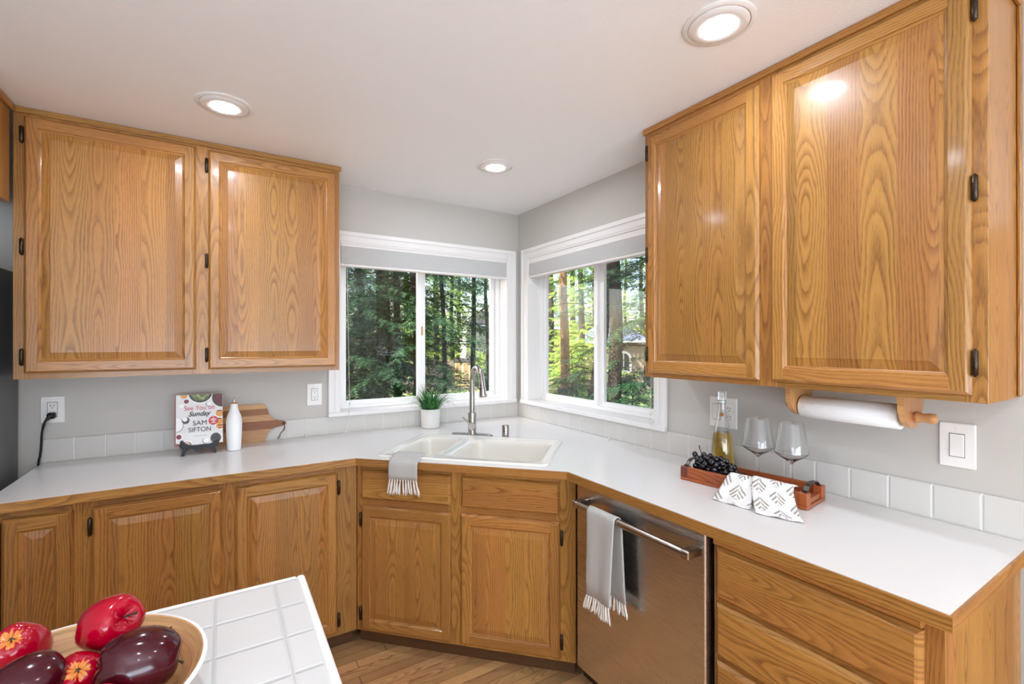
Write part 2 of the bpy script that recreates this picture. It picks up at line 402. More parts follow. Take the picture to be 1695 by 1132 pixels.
def make_window(name, Mx, a0, a1, shade_drop, near_right):
    """local: u along the wall, v up, w into the room; opening a0..a1"""
    t = thing(name, None, None); t['kind'] = 'structure'
    A0, A1 = a0 - .066, a1 + .074
    if near_right: A0, A1 = a0 - .079, a1 + .076
    m = MB()                                            # moulded casing: two steps
    zc0 = WZ0 + .015; zt = WZ1 + .071
    for (x0, z0, x1, z1) in ((A0, zc0, a0, zt), (a1, zc0, A1, zt), (a0, WZ1, a1, zt)):
        m.box(x0, z0, 0, x1, z1, .012, bev=.002)
    for (x0, z0, x1, z1) in ((A0, zc0, A0 + .028, zt), (A1 - .028, zc0, A1, zt), (A0 + .028, zt - .028, A1 - .028, zt)):
        m.box(x0, z0, .012, x1, z1, .020, bev=.004)
    for (x0, z0, x1, z1) in ((a0 - .028, zc0, a0 - .006, WZ1 + .022), (a1 + .006, zc0, a1 + .028, WZ1 + .022), (a0 - .006, WZ1 + .006, a1 + .006, WZ1 + .022)):
        m.box(x0, z0, .012, x1, z1, .016, bev=.002)
    m.build('window_casing', M['white'], t, Mx)
    m = MB()                                            # jamb liner
    m.box(a0 - .001, WZ0, -.105, a0 + .005, WZ1, .012); m.box(a1 - .005, WZ0, -.105, a1 + .001, WZ1, .012); m.box(a0, WZ1 - .005, -.105, a1, WZ1 + .001, .012)
    m.build('jamb', M['white'], t, Mx)
    m = MB(); m.box(a0 - .0, WZ0 - .012, -.105, a1, WZ0 + .017, .0); m.box(A0 - .002, WZ0 - .012, 0, A1 + .002, WZ0 + .017, .030, bev=.005)
    m.build('stool', M['white'], t, Mx)
    m = MB(); o0, o1 = a0 + .003, a1 - .003; zb = WZ0 + .017   # vinyl frame
    for (x0, z0, x1, z1) in ((o0, zb, o0 + .028, WZ1), (o1 - .030, zb, o1, WZ1), (o0 + .028, zb, o1 - .030, zb + .022), (o0 + .028, WZ1 - .03, o1 - .030, WZ1)):
        m.box(x0, z0, -.155, x1, z1, -.100, bev=.003)
    m.build('window_frame', M['vinyl'], t, Mx)
    c = (a0 + a1) / 2
    if near_right: sl0, sl1, sr0, sr1 = o0 + .032, .771 - 0, .771, o1 - .034
    else: sl0, sl1, sr0, sr1 = o0 + .026, -.728, -.732, o1 - .032
    for k, (s0, s1, w, cw0, cw1) in enumerate(((sl0, sl1, -.118, .034, .036), (sr0, sr1, -.138, .034, .034))):
        m = MB(); z0, z1 = zb + .020, WZ1 - .028
        for (x0, q0, x1, q1) in ((s0, z0, s0 + cw0, z1), (s1 - cw1, z0, s1, z1), (s0 + cw0, z0, s1 - cw1, z0 + .030), (s0 + cw0, z1 - .03, s1 - cw1, z1)):
            m.box(x0, q0, w - .014, x1, q1, w + .014, bev=.003)
        s = m.build('sash', M['vinyl'], t, Mx)
        m = MB(); m.box(s0 + cw0 - .004, z0 + .026, w - .003, s1 - cw1 + .004, z1 - .026, w + .001); m.build('glass', M['pane'], s, Mx)
        if k == 0:
            m = MB(); m.box(s1 - .008, 1.52, w + .012, s1 + .002, 1.583, w + .022, bev=.003); m.build('latch', M['pine'] if not near_right else M['vinyl'], s, Mx)
    return t
make_window('window_1', ML, LX0, LX1, 0, False)
make_window('window_2', MR, -RY1, -RY0, 0, True)

# door frame made up to go with the rear fill light, out of view
m = MB()
for x in (-3.4, -1.94, -.48, .98): m.box(x, -6.40, FL, x + .07, -6.34, 2.4)
m.box(-3.4, -6.4, 2.33, 1.05, -6.34, 2.4); m.box(-3.4, -6.4, FL, 1.05, -6.34, FL + .1)
struct('fill_door_frame', m, M['white'])

m = MB()  # window frame made up to go with the side fill light, out of view
for y in (-5.66, -4.53, -3.40): m.box(-3.5, y, .55, -3.45, y + .06, 2.15)
m.box(-3.5, -5.66, 2.1, -3.45, -3.34, 2.16); m.box(-3.5, -5.66, .5, -3.45, -3.34, .57)
struct('fill_window_frame', m, M['white'])

# ------------------------------------------------------------------ cabinet pieces
def quad_uv(P, across, along, off):
    return [(p[across] + off[0], p[along] + off[1]) for p in P]
def panel_door(mb, u0, u1, v0, v1, w0, th=.020, fw_=.050, fb=.054):
    """frame-and-raised-panel door, local coordinates u,v,w; w0 = back"""
    def ring(i, w, iv=None): 
        iv = i if iv is None else iv
        return [(u0 + i, v0 + iv, w), (u1 - i, v0 + iv, w), (u1 - i, v1 - iv, w), (u0 + i, v1 - iv, w)]
    W = w0 + th
    R0 = ring(0, w0); R1 = ring(0, w0 + th * .45); R2 = ring(.0075, W - .0015); R3 = ring(.010, W)
    R4 = ring(fw_ - .007, W, fb - .007); R4b = ring(fw_ - .004, W - .0045, fb - .004); R5 = ring(fw_, W - .0065, fb); R5b = ring(fw_ + .003, W - .0085, fb + .003)
    R6 = ring(fw_ + .030, W - .0025, fb + .030); R7 = ring(fw_ + .031, W - .0005, fb + .031)
    offs = [uvoff(True) for _ in range(4)]; po = uvoff()
    def rings(A, B, panel=False, horiz_mitre=True):
        for k in range(4):
            a, b = A[k], A[(k + 1) % 4]; c, d = B[(k + 1) % 4], B[k]
            P = [a, b, c, d]
            if panel: uv = quad_uv(P, 0, 1, (po[0] - u0, po[1]))
            else:
                o = offs[k]
                if k in (0, 2): uv = [(abs(p[1] - (v0 if k == 0 else v1)) + o[0], p[0] + o[1]) for p in P]
                else: uv = [(abs(p[0] - (u1 if k == 1 else u0)) + o[0], p[1] + o[1]) for p in P]
            mb.face(P, uv)
    rings(R0, R1); rings(R1, R2); rings(R2, R3)
    # flat of the frame: full-height stiles, rails between them
    x0, x1, x2, x3 = u0 + .010, u0 + fw_ - .007, u1 - fw_ + .007, u1 - .010
    y0, y1, y2, y3 = v0 + .010, v0 + fb - .007, v1 - fb + .007, v1 - .010
    for k, (a0, b0, a1, b1) in ((3, (x0, y0, x1, y3)), (1, (x2, y0, x3, y3)), (0, (x1, y0, x2, y1)), (2, (x1, y2, x2, y3))):
        P = [(a0, b0, W), (a1, b0, W), (a1, b1, W), (a0, b1, W)]; o = offs[k]
        if k in (0, 2): uv = [(abs(p[1] - (v0 if k == 0 else v1)) + o[0], p[0] + o[1]) for p in P]
        else: uv = [(abs(p[0] - (u1 if k == 1 else u0)) + o[0], p[1] + o[1]) for p in P]
        mb.face(P, uv)
    rings(R4, R4b); rings(R4b, R5); rings(R5, R5b)
    rings(R5b, R6, True); rings(R6, R7, True)
    mb.face(R7, quad_uv(R7, 0, 1, (po[0] - u0, po[1])))
    mb.face(R0[::-1], quad_uv(R0[::-1], 0, 1, po))
def slab_front(mb, u0, u1, v0, v1, w0, th=.020, lip=.010):
    off = uvoff()
    def ring(i, w): return [(u0 + i, v0 + i, w), (u1 - i, v0 + i, w), (u1 - i, v1 - i, w), (u0 + i, v1 - i, w)]
    W = w0 + th; RR = [ring(0, w0), ring(0, w0 + th * .4), ring(lip * .6, W - .003), ring(lip, W)]
    for A, B in zip(RR, RR[1:]):
        for k in range(4):
            P = [A[k], A[(k + 1) % 4], B[(k + 1) % 4], B[k]]
            mb.face(P, [(p[1] - v0 + off[0], p[0] + off[1] + p[2]) for p in P])
    mb.face(RR[-1], [(p[1] - v0 + off[0], p[0] + off[1]) for p in RR[-1]])
    mb.face(RR[0][::-1], [(p[1] - v0 + off[0], p[0] + off[1]) for p in RR[0][::-1]])
def hinge(u, v, w, Mx, parent, side):
    m = MB(); L = .030
    m.box(u - .004, v - L * .8, w - .021, u + .004, v + L * .8, w - .006)
    m.tube([(u, v - L - .006, w), (u, v - L - .001, w), (u, v - L, w), (u, v + L, w), (u, v + L + .001, w), (u, v + L + .006, w)], [.002, .0055, .0068, .0068, .0055, .002], 10)
    for q in (-.010, .010): m.tube([(u, v + q - .0008, w), (u, v + q + .0008, w)], .0073, 10)
    return m.build('hinge', M['bronze'], parent, Mx)
def doors(parent, Mx, specs, w0, hz, th=.020, label=None):
    for (u0, u1, v0, v1, side) in specs:
        m = MB(); panel_door(m, u0, u1, v0, v1, w0, th)
        d = m.build('door', M['oak'], parent, Mx)
        if side:
            u = u0 - .0065 if side < 0 else u1 + .0065
            for z in hz: hinge(u, z, w0 + th * .55, Mx, d, side)
def face_frame(parent, Mx, u0, u1, v0, v1, w0, w1, stiles, rails, name='face_frame'):
    """stiles: list of (u0,u1); rails: list of (v0,v1)"""
    m = MB(); st = sorted(stiles)
    for (a, b) in st: m.box(a, v0, w0, b, v1, w1, grain=1, bev=.001, narrow=True)
    for (a, b) in rails:
        for (p, q) in zip(st, st[1:]): m.box(p[1], a, w0, q[0], b, w1 - .0004, grain=0, narrow=True)
    return m.build(name, M['oak'], parent, Mx)

# upper cabinet left of the window (hangs on the back wall)
def upper(name, label, Mx, u0, u1, fr, dr, v0, hz, specs, stiles, crown, end_right):
    t = thing(name, label, 'cabinet', Mx @ Vector(((u0 + u1) / 2, 1.32, fr)))
    t.location = (0, 0, 0)
    m = MB(); d = .012
    m.box(u0, v0, .002, u0 + d, 2.44, fr - .016, grain=1); m.box(u1 - d, v0, .002, u1, 2.44, fr - .016, grain=1)
    m.box(u0 + d, v0 + .018, .002, u1 - d, v0 + .03, fr - .016, grain=0); m.box(u0 + d, 2.42, .002, u1 - d, 2.438, fr - .016, grain=0)
    m.box(u0 + d, v0 + .03, .002, u1 - d, 2.42, .012, grain=1)
    m.box((u0 + u1) / 2 - .3, 1.80, .012, (u0 + u1) / 2 + .3, 1.82, fr - .03, grain=0)
    m.build('body', M['oak'], t, Mx)
    face_frame(t, Mx, u0, u1, v0, 2.438, fr - .016, fr, stiles, ((v0, v0 + .04), (2.36, 2.438)))
    doors(t, Mx, specs, fr, hz)
    m = MB()
    m.box(crown[0], 2.4145, fr - .006, crown[1], 2.4395, fr + .010, grain=0, bev=.003, narrow=True)
    if end_right: 
        m.box(u1, 2.4145, .004, u1 + .012, 2.4395, fr + .010, grain=2, bev=.003, narrow=True)
        m.box(u1, v0 + .004, .001, u1 + .010, 2.4145, .022, grain=1, bev=.003, narrow=True)
    m.build('crown_moulding', M['oak'], t, Mx)
    return t
upper('upper_cabinet', 'two-door honey oak wall cabinet between the refrigerator side and the left window', ML, -2.640, -1.366, .305, .325, 1.320,
      (2.325, 1.865, 1.412), ((-2.606, -2.021, 1.344, 2.404, -1), (-1.972, -1.386, 1.342, 2.399, -1)),
      ((-2.640, -2.590), (-2.035, -1.955), (-1.405, -1.366)), (-2.640, -1.357), False)
upper('upper_cabinet', 'two-door honey oak wall cabinet to the right of the windows above the wine glasses', MR, 1.505, 2.628, .272, .292, 1.315,
      (2.325, 1.865, 1.418), ((1.530, 2.043, 1.335, 2.394, -1), (2.087, 2.599, 1.335, 2.402, 1)),
      ((1.505, 1.545), (2.03, 2.10), (2.585, 2.628)), (1.497, 2.638), True)

# cabinet above the refrigerator: only its end panel and crown show
t = thing('bridge_cabinet', 'oak cabinet high above the refrigerator, only its plain end panel in view', 'cabinet')
m = MB(); m.box(-3.48, -.62, 2.035, -2.642, -.335, 2.438, grain=2); m.build('body', M['oak'], t)
m = MB(); m.box(-3.48, -.64, 2.036, -2.642, -.62, 2.438, grain=0); m.build('door', M['oak'], t)
m = MB(); m.box(-2.642, -.65, 2.412, -2.630, -.318, 2.4395, grain=1, bev=.003, narrow=True); m.build('crown_moulding', M['oak'], t)

# ------------------------------------------------------------------ base cabinets
CT = .914; CB = .880
BF = .633; DF = 1.402; RF = .600                     # face-frame planes: left run, corner, right run
def base_body(mb, u0, u1, depth, lo=.055, hi=CB - .002, back=.012, ends=(True, True)):
    mb.box(u0, lo, back, u0 + .012, hi, depth - .018, grain=1); mb.box(u1 - .012, lo, back, u1, hi, depth - .018, grain=1)
    mb.box(u0 + .012, lo, back, u1 - .012, lo + .014, depth - .018, grain=0)
    mb.box(u0 + .012, lo + .014, back, u1 - .012, hi, back + .008, grain=1)
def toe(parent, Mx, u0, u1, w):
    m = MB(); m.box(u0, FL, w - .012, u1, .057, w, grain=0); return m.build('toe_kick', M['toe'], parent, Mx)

t = thing('base_cabinet', 'narrow oak base cabinet at the refrigerator end of the left counter', 'cabinet')
m = MB(); base_body(m, -2.618, -2.365, BF); m.build('body', M['oak'], t, ML)
face_frame(t, ML, 0, 0, .055, CB - .002, BF - .018, BF, ((-2.618, -2.585), (-2.40, -2.365)), ((.055, .09), (.83, CB - .002)))
doors(t, ML, ((-2.578, -2.390, .078, .845, 0),), BF, ())
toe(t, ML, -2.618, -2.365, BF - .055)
t = thing('base_cabinet', 'two-door oak base cabinet below the cookbook, behind the tiled island', 'cabinet')
m = MB(); base_body(m, -2.3645, -1.372, BF); m.build('body', M['oak'], t, ML)
face_frame(t, ML, 0, 0, .055, CB - .002, BF - .018, BF, ((-2.3645, -2.32), (-1.93, -1.85), (-1.46, -1.351)), ((.055, .09), (.83, CB - .002)))
doors(t, ML, ((-2.335, -1.914, .075, .845, -1), (-1.866, -1.444, .075, .845, 1)), BF, (.772, .135))
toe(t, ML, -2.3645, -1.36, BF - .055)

t = thing('sink_cabinet', 'oak corner cabinet under the sink with two doors and two false drawer fronts', 'cabinet')
m = MB()
m.box(-.500, .055, DF - .30, -.488, CB - .002, DF - .018, grain=1); m.box(.50, .055, DF - .22, .512, CB - .002, DF - .018, grain=1)
m.box(-.488, .055, DF - .5, .50, .069, DF - .018, grain=0); m.box(-.30, .069, DF - .8, .30, .66, DF - .79, grain=1)
m.build('body', M['oak'], t, MD)
face_frame(t, MD, 0, 0, .055, CB - .002, DF - .018, DF, ((-.5055, -.455), (-.03, .058), (.482, .570)), ((.055, .09), (.655, .725), (.835, CB - .002)))
doors(t, MD, ((-.474, -.012, .071, .674, -1), (.038, .501, .071, .675, 1)), DF, (.605, .145))
for (a, b) in ((-.474, -.012), (.041, .499)):
    m = MB(); slab_front(m, a, b, .708, .849, DF); m.build('drawer_front', M['oak'], t, MD)
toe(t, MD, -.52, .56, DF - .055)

t = thing('drawer_cabinet', 'oak base cabinet with stacked wide drawers at the right end of the counter', 'cabinet')
m = MB(); base_body(m, 2.083, 2.634, RF); m.build('body', M['oak'], t, MR)
face_frame(t, MR, 0, 0, .055, CB - .002, RF - .018, RF, ((2.083, 2.105), (2.590, 2.634)), ((.055, .09), (.48, .515), (.66, .69), (.83, .842), (.870, CB - .002)))
m = MB(); m.box(2.090, .8455, RF - .016, 2.600, .868, RF + .018, grain=0, bev=.002); m.build('cutting_board_pullout', M['oak'], t, MR)
for (a, b) in ((.681, .840), (.503, .666), (.300, .488), (.082, .285)):
    m = MB(); slab_front(m, 2.097, 2.600, a, b, RF, lip=.013); m.build('drawer', M['oak'], t, MR)
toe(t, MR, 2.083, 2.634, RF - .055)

# ------------------------------------------------------------------ dishwasher
t = thing('dishwasher', 'stainless steel dishwasher with a bar handle beside the corner sink cabinet', 'dishwasher')
m = MB(); m.box(1.440, .03, .03, 2.080, .862, .585); m.build('body', M['black'], t, MR)
m = MB(); D0, D1 = 1.450, 2.073
m.box(D0, .095, .588, D1, .873, .630, bev=.004); m.build('door', M['stainless'], t, MR)
m = MB(); m.box(D0, .035, .50, D1, .09, .560); m.build('kick_plate', M['black'], t, MR)
h = MB(); hw, hz = .690, .814
h.tube([(1.507, hz, hw), (2.055, hz, hw)], .0135, 14)
for a in (1.503, 2.035):
    h.box(a, hz - .0145, .630, a + .030, hz + .0145, hw + .0125, bev=.004)
h.build('handle', M['nickel'], t, MR)

# ------------------------------------------------------------------ countertop
def fill_with_holes(loops, z, flip=False):
    bm = bmesh.new()
    for lp in loops:
        vs_ = [bm.verts.new((p[0], p[1], z)) for p in lp]
        for i in range(len(vs_)): bm.edges.new((vs_[i], vs_[(i + 1) % len(vs_)]))
    bmesh.ops.triangle_fill(bm, edges=bm.edges, use_beauty=True)
    out = [[tuple(v.co) for v in f.verts] for f in bm.faces]; bm.free(); return out
def d2(s, w): return (s * S2 - w * S2, -s * S2 - w * S2)           # diagonal coordinates to plan
def rrect(s0, s1, w0, w1, r, n=6):
    pts = []
    for (cx, cy, a0) in ((s1 - r, w1 - r, 0), (s0 + r, w1 - r, 90), (s0 + r, w0 + r, 180), (s1 - r, w0 + r, 270)):
        for k in range(n + 1):
            a = math.radians(a0 + 90 * k / n); pts.append((cx + r * math.cos(a), cy + r * math.sin(a)))
    return pts
K1, K2 = (-1.367, -.681), (-.649, -1.410)
outer = [(-2.622, -.002), (-2.622, -.681), K1, K2, (-.649, -2.654), (-.002, -2.654), (-.002, -.002)]
hole = [d2(*p) for p in rrect(-.388, .430, .868, 1.392, .03)]
t = thing('countertop', 'continuous white laminate countertop with oak edging running round the corner', 'countertop')
m = MB()
for z in (CT, CB):
    for f in fill_with_holes([outer, hole], z): m.face(f)
for lp in (outer, hole):
    for i in range(len(lp)):
        a, b = lp[i], lp[(i + 1) % len(lp)]; m.face([(a[0], a[1], CB), (b[0], b[1], CB), (b[0], b[1], CT), (a[0], a[1], CT)])
m.build('laminate_top', M['laminate'], t, merge=True)
m = MB()
path = [(-2.622, -.681), K1, K2, (-.649, -2.654), (-.002, -2.654)]; e = .006
def offs(path, e):
    out = []
    for i, p in enumerate(path):
        ns = []
        for (a, b) in ((path[i - 1], p) if i else None, (p, path[i + 1]) if i < len(path) - 1 else None) if 0 else [q for q in (((path[i - 1], p) if i else None), ((p, path[i + 1]) if i < len(path) - 1 else None)) if q]:
            d = Vector((b[0] - a[0], b[1] - a[1])).normalized(); ns.append(Vector((d.y, -d.x)))
        n = sum(ns, Vector((0, 0))) / len(ns); n = n / n.length_squared
        out.append((p[0] + n.x * e, p[1] + n.y * e))
    return out
o1 = offs(path, e)
for i in range(len(path) - 1):
    a, b, c, d = path[i], path[i + 1], o1[i + 1], o1[i]; L = math.hypot(b[0] - a[0], b[1] - a[1]); of = uvoff(True)
    z0, z1 = CB - .001, CT - .0014
    m.face([(*d, z0), (*c, z0), (*c, z1), (*d, z1)], [(of[0], of[1]), (of[0], of[1] + L), (of[0] + z1 - z0, of[1] + L), (of[0] + z1 - z0, of[1])])
    m.face([(*d, z1), (*c, z1), (*b, z1), (*a, z1)], [(of[0] + .03, of[1]), (of[0] + .03, of[1] + L), (of[0] + .036, of[1] + L), (of[0] + .036, of[1])])
    m.face([(*a, z0), (*b, z0), (*c, z0), (*d, z0)], [(of[0] + .03, of[1]), (of[0] + .03, of[1] + L), (of[0] + .036, of[1] + L), (of[0] + .036, of[1])])
for (a, d) in ((path[0], o1[0]), (path[-1], o1[-1])): m.face([(*a, z0), (*d, z0), (*d, z1), (*a, z1)])
m.build('wood_edge', M['oak'], t)

# splash of square tiles standing on the counter
def splash(name, label, Mx, u0, u1, ph, z1):
    m = MB(); s = .1135; w = .010
    def q(P): m.face(P, [((p[0] - ph) / s, (p[1] - CT - .0008 + .0) / .1085) for p in P])
    q([(u0, CT + .0008, w), (u1, CT + .0008, w), (u1, z1 - .003, w), (u0, z1 - .003, w)])
    m.face([(u0, z1 - .003, w), (u1, z1 - .003, w), (u1, z1, w - .003), (u0, z1, w - .003)], [((p - ph) / s, .5) for p in (u0, u1, u1, u0)])
    m.face([(u0, z1, w - .003), (u1, z1, w - .003), (u1, z1, .001), (u0, z1, .001)], [((p - ph) / s, .5) for p in (u0, u1, u1, u0)])
    for u in (u0, u1): m.face([(u, CT + .0008, .001), (u, CT + .0008, w), (u, z1 - .003, w), (u, z1, w - .003), (u, z1, .001)], [(.5, .5)] * 5)
    tag(m.build(name, M['tile'], None, Mx), label, 'backsplash', 'single rows of wall tiles')
splash('tile_backsplash', 'single row of square off-white wall tiles under the left window and book', ML, -2.626, -.011, -2.513, 1.0215)
splash('tile_backsplash', 'single row of square off-white wall tiles behind the wine glasses and tray', MR, .011, 2.640, .285, 1.0235)

# ------------------------------------------------------------------ sink
t = thing('sink', 'white double-bowl drop-in sink set across the counter corner', 'sink')
SR = (-.402, .444, .846, 1.410)
basins = ((-.360, -.125, .925, 1.352, .055), (-.060, .404, .925, 1.352, .06))
zr = CT + .010
m = MB()
o_ = rrect(*SR, .03); o_in = rrect(SR[0] + .014, SR[1] - .014, SR[2] + .014, SR[3] - .014, .024)
def lift(lp, z): return [(*p, z) for p in lp]
def strip(A, B, sm=True): m.grid([A, B], closed_u=True, smooth=sm)
m.grid([lift(o_, CT + .0005), lift(o_, CT + .006), lift(rrect(SR[0] + .004, SR[1] - .004, SR[2] + .004, SR[3] - .004, .028), CT + .010), lift(o_in, CT + .0095), lift(rrect(SR[0] + .02, SR[1] - .02, SR[2] + .02, SR[3] - .02, .022), CT + .006)], closed_u=True)
inner = rrect(SR[0] + .02, SR[1] - .02, SR[2] + .02, SR[3] - .02, .022)
loops = [inner] + [rrect(*b) for b in basins]
for f in fill_with_holes(loops, CT + .006): m.face(f, smooth=True)
for (s0, s1, w0, w1, r) in basins:
    rows = []
    for (i, z) in ((0, .006), (.003, .0045), (.006, .000), (.010, -.02), (.020, -.14), (.030, -.165), (.05, -.176), (.08, -.18)):
        rows.append(lift(rrect(s0 + i, s1 - i, w0 + i, w1 - i, max(r - i * .3, .02)), CT + z))
    m.grid(rows, closed_u=True); m.face(rows[-1], smooth=True)
for i, p in enumerate(m.v): m.v[i] = (*d2(p[0], p[1]), p[2])
m.build('double_bowl', M['porcelain'], t, merge=True)
for (s0, s1, w0, w1, r) in basins:
    m = MB(); c = d2((s0 + s1) / 2, (w0 + w1) / 2); m.lathe([(.0, CT - .174), (.02, CT - .174), (.032, CT - .176), (.042, CT - .1755), (.043, CT - .1795)], 24, c=(c[0], c[1], 0)); m.build('drain', M['chrome'], t)

# ------------------------------------------------------------------ tiled island
t = thing('kitchen_island', 'kitchen island with a white square-tiled top, in front of the left base cabinets', 'island')
IX, IY, IX0, IY0 = -1.745, -1.772, -2.80, -2.86
m = MB(); m.box(IX0 + .02, IY0 + .02, .875, IX - .018, IY - .014, CT - .0005)
m.uv = [[((p[0] + 1.811) / .1155, (p[1] + 1.902) / .114) for p in [m.v[i] for i in f]] for f in m.f]
m.build('tiled_top', M['islandtile'], t)
m = MB()
m.box(IX - .018, IY0, .872, IX, IY, CT, bev=.004); m.box(IX0, IY - .014, .872, IX - .018, IY, CT, bev=.003)
m.box(IX0, IY0, .872, IX0 + .02, IY - .014, CT, bev=.003); m.box(IX0 + .02, IY0, .872, IX - .018, IY0 + .02, CT, bev=.003)
m.build('edge_trim', M['vinyl'], t)
m = MB(); m.box(IX0 + .05, IY0 + .05, FL, IX - .06, IY - .06, .874, grain=2); m.build('body', M['oak'], t)

# ------------------------------------------------------------------ recessed lamps
def lamp(x, y, label, group):
    t = thing('ceiling_light', label, 'ceiling light', (x, y, 2.44), group); c = (0, 0, 0)
    m = MB(); m.lathe([(.104, -.0005), (.104, -.003), (.098, -.006), (.090, -.007), (.0895, -.002)], 48); m.lathe([(.0895, -.002), (.087, -.002), (.0865, -.004)], 48)
    m.build('trim_ring', M['white'], t)
    m = MB(); m.lathe([(.0865, -.001), (.0865, -.007), (.078, -.0115), (.064, -.0125), (.051, -.0105)], 48); m.build('inner_ring', M['white'], t)
    m = MB(); m.lathe([(.051, -.0105), (.045, -.0115), (.03, -.0122), (.0005, -.0126)], 32); m.build('lens', M['lamp'], t)
lamp(-1.906, -.760, 'round recessed ceiling lamp above the left oak wall cabinet', 'recessed ceiling lamps')
lamp(-.640, -.771, 'round recessed ceiling lamp over the corner sink', 'recessed ceiling lamps')
lamp(-.630, -2.120, 'round recessed ceiling lamp in front of the right oak wall cabinet', 'recessed ceiling lamps')
for (x, y) in ((-1.906, -2.129), (-.633, -3.5), (-1.906, -3.5), (-1.906, -4.9), (-.633, -4.9)):
    lamp(x, y, 'round recessed ceiling lamp of the dining side, behind the viewer', 'recessed ceiling lamps')
# ================================================================== things on and around the counters
# ------------------------------------------------------------------ roller shades in the windows
def fabric(name, col, scale=900, amt=.12, rough=.9):
    t = NT(name); tc = t.n('TexCoord'); mp = t.n('Mapping'); mp.inputs['Scale'].default_value = (scale, scale, scale * .25); t.l(tc.outputs['Object'], mp.inputs[0])
    n = t.noise(mp.outputs[0], 1.0, 3, .7)
    c = t.mix(n, tuple(x * (1 - amt) for x in col[:3]) + (1,), tuple(min(1, x * (1 + amt)) for x in col[:3]) + (1,))
    t.set(Base_Color=c, Roughness=rough); t.bump(n, .25, .001); return t.m
M['shade'] = fabric('shade_fabric', srgb(188, 187, 184), 300)
def shade(label, Mx, u0, u1, zt, z_head, zb, cord_u, cordpts):
    t = thing('window_shade', label, 'window shade')
    w0, w1 = -.045, .004
    m = MB(); m.box(u0, z_head, w0, u1, zt, w1, bev=.003); m.box(u0, zt - .002, w0, u1, zt + .001, w1 - .004); m.build('head_rail', M['white'], t, Mx)
    m = MB(); n = 5                                   # raised folds of the fabric
    zs = [z_head - (z_head - zb - .016) * k / 12 for k in range(13)]
    fr = [(u, z, w1 - .002 - .0005 * (k % 2)) for k, z in enumerate(zs) for u in (u0 + .002, u1 - .002)]
    rows = [[fr[2 * k], fr[2 * k + 1]] for k in range(13)]
    m.grid(rows, smooth=False); m.grid([[(p[0], p[1], w0 + .004) for p in r] for r in rows], smooth=False)
    for k in range(12):
        for s in (0, 1):
            a, b = rows[k][s], rows[k + 1][s]; m.face([a, b, (b[0], b[1], w0 + .004), (a[0], a[1], w0 + .004)])
    m.build('shade_fabric', M['shade'], t, Mx)
    m = MB(); m.box(u0, zb, w0, u1, zb + .016, w1 - .001, bev=.003); m.build('bottom_rail', M['white'], t, Mx)
    m = MB(); m.tube(cordpts, .0011, 6)
    for k in (2, 3): 
        p = cordpts[k]; m.sphere(p, .0075, 10, 8, (1, 1, 1.25))
    p = cordpts[-1]; q = cordpts[-2]; m.sphere(p, .008, 10, 8)
    m.build('pull_cord', M['string'], t)
    return t
def smooth_path(pts, n=6):
    out = []; P = [Vector(p) for p in pts]
    for i in range(len(P) - 1):
        p0, p1, p2, p3 = P[max(i - 1, 0)], P[i], P[i + 1], P[min(i + 2, len(P) - 1)]
        for k in range(n):
            s = k / n; out.append(.5 * ((2 * p1) + (p2 - p0) * s + (2 * p0 - 5 * p1 + 4 * p2 - p3) * s * s + (3 * p1 - p0 - 3 * p2 + p3) * s ** 3))
    out.append(P[-1]); return out
tail = smooth_path([(-1.252, -.035, 1.047), (-1.262, -.040, .98), (-1.275, -.045, .93), (-1.30, -.06, .9175), (-1.36, -.062, .916), (-1.44, -.040, .916), (-1.500, -.030, .9225)])
shade('grey fabric shade rolled up at the top of the left window', ML, -1.296, -.104, 2.0865, 2.066, 1.944, -1.258,
      [(-1.262, -.008, 2.07), (-1.254, -.035, 1.25), (-1.251, -.036, 1.095), (-1.251, -.036, 1.052)] + tail)
tail = smooth_path([(-.040, -1.330, 1.055), (-.042, -1.328, .99), (-.045, -1.31, .94), (-.045, -1.27, .917), (-.042, -1.18, .916), (-.050, -1.037, .9225)])
shade('pale grey fabric shade rolled up at the top of the right window', MR, .150, 1.325, 2.0865, 2.046, 1.944, 1.33,
      [(-.012, -1.322, 2.06), (-.036, -1.329, 1.25), (-.040, -1.330, 1.103), (-.040, -1.330, 1.058)] + tail)

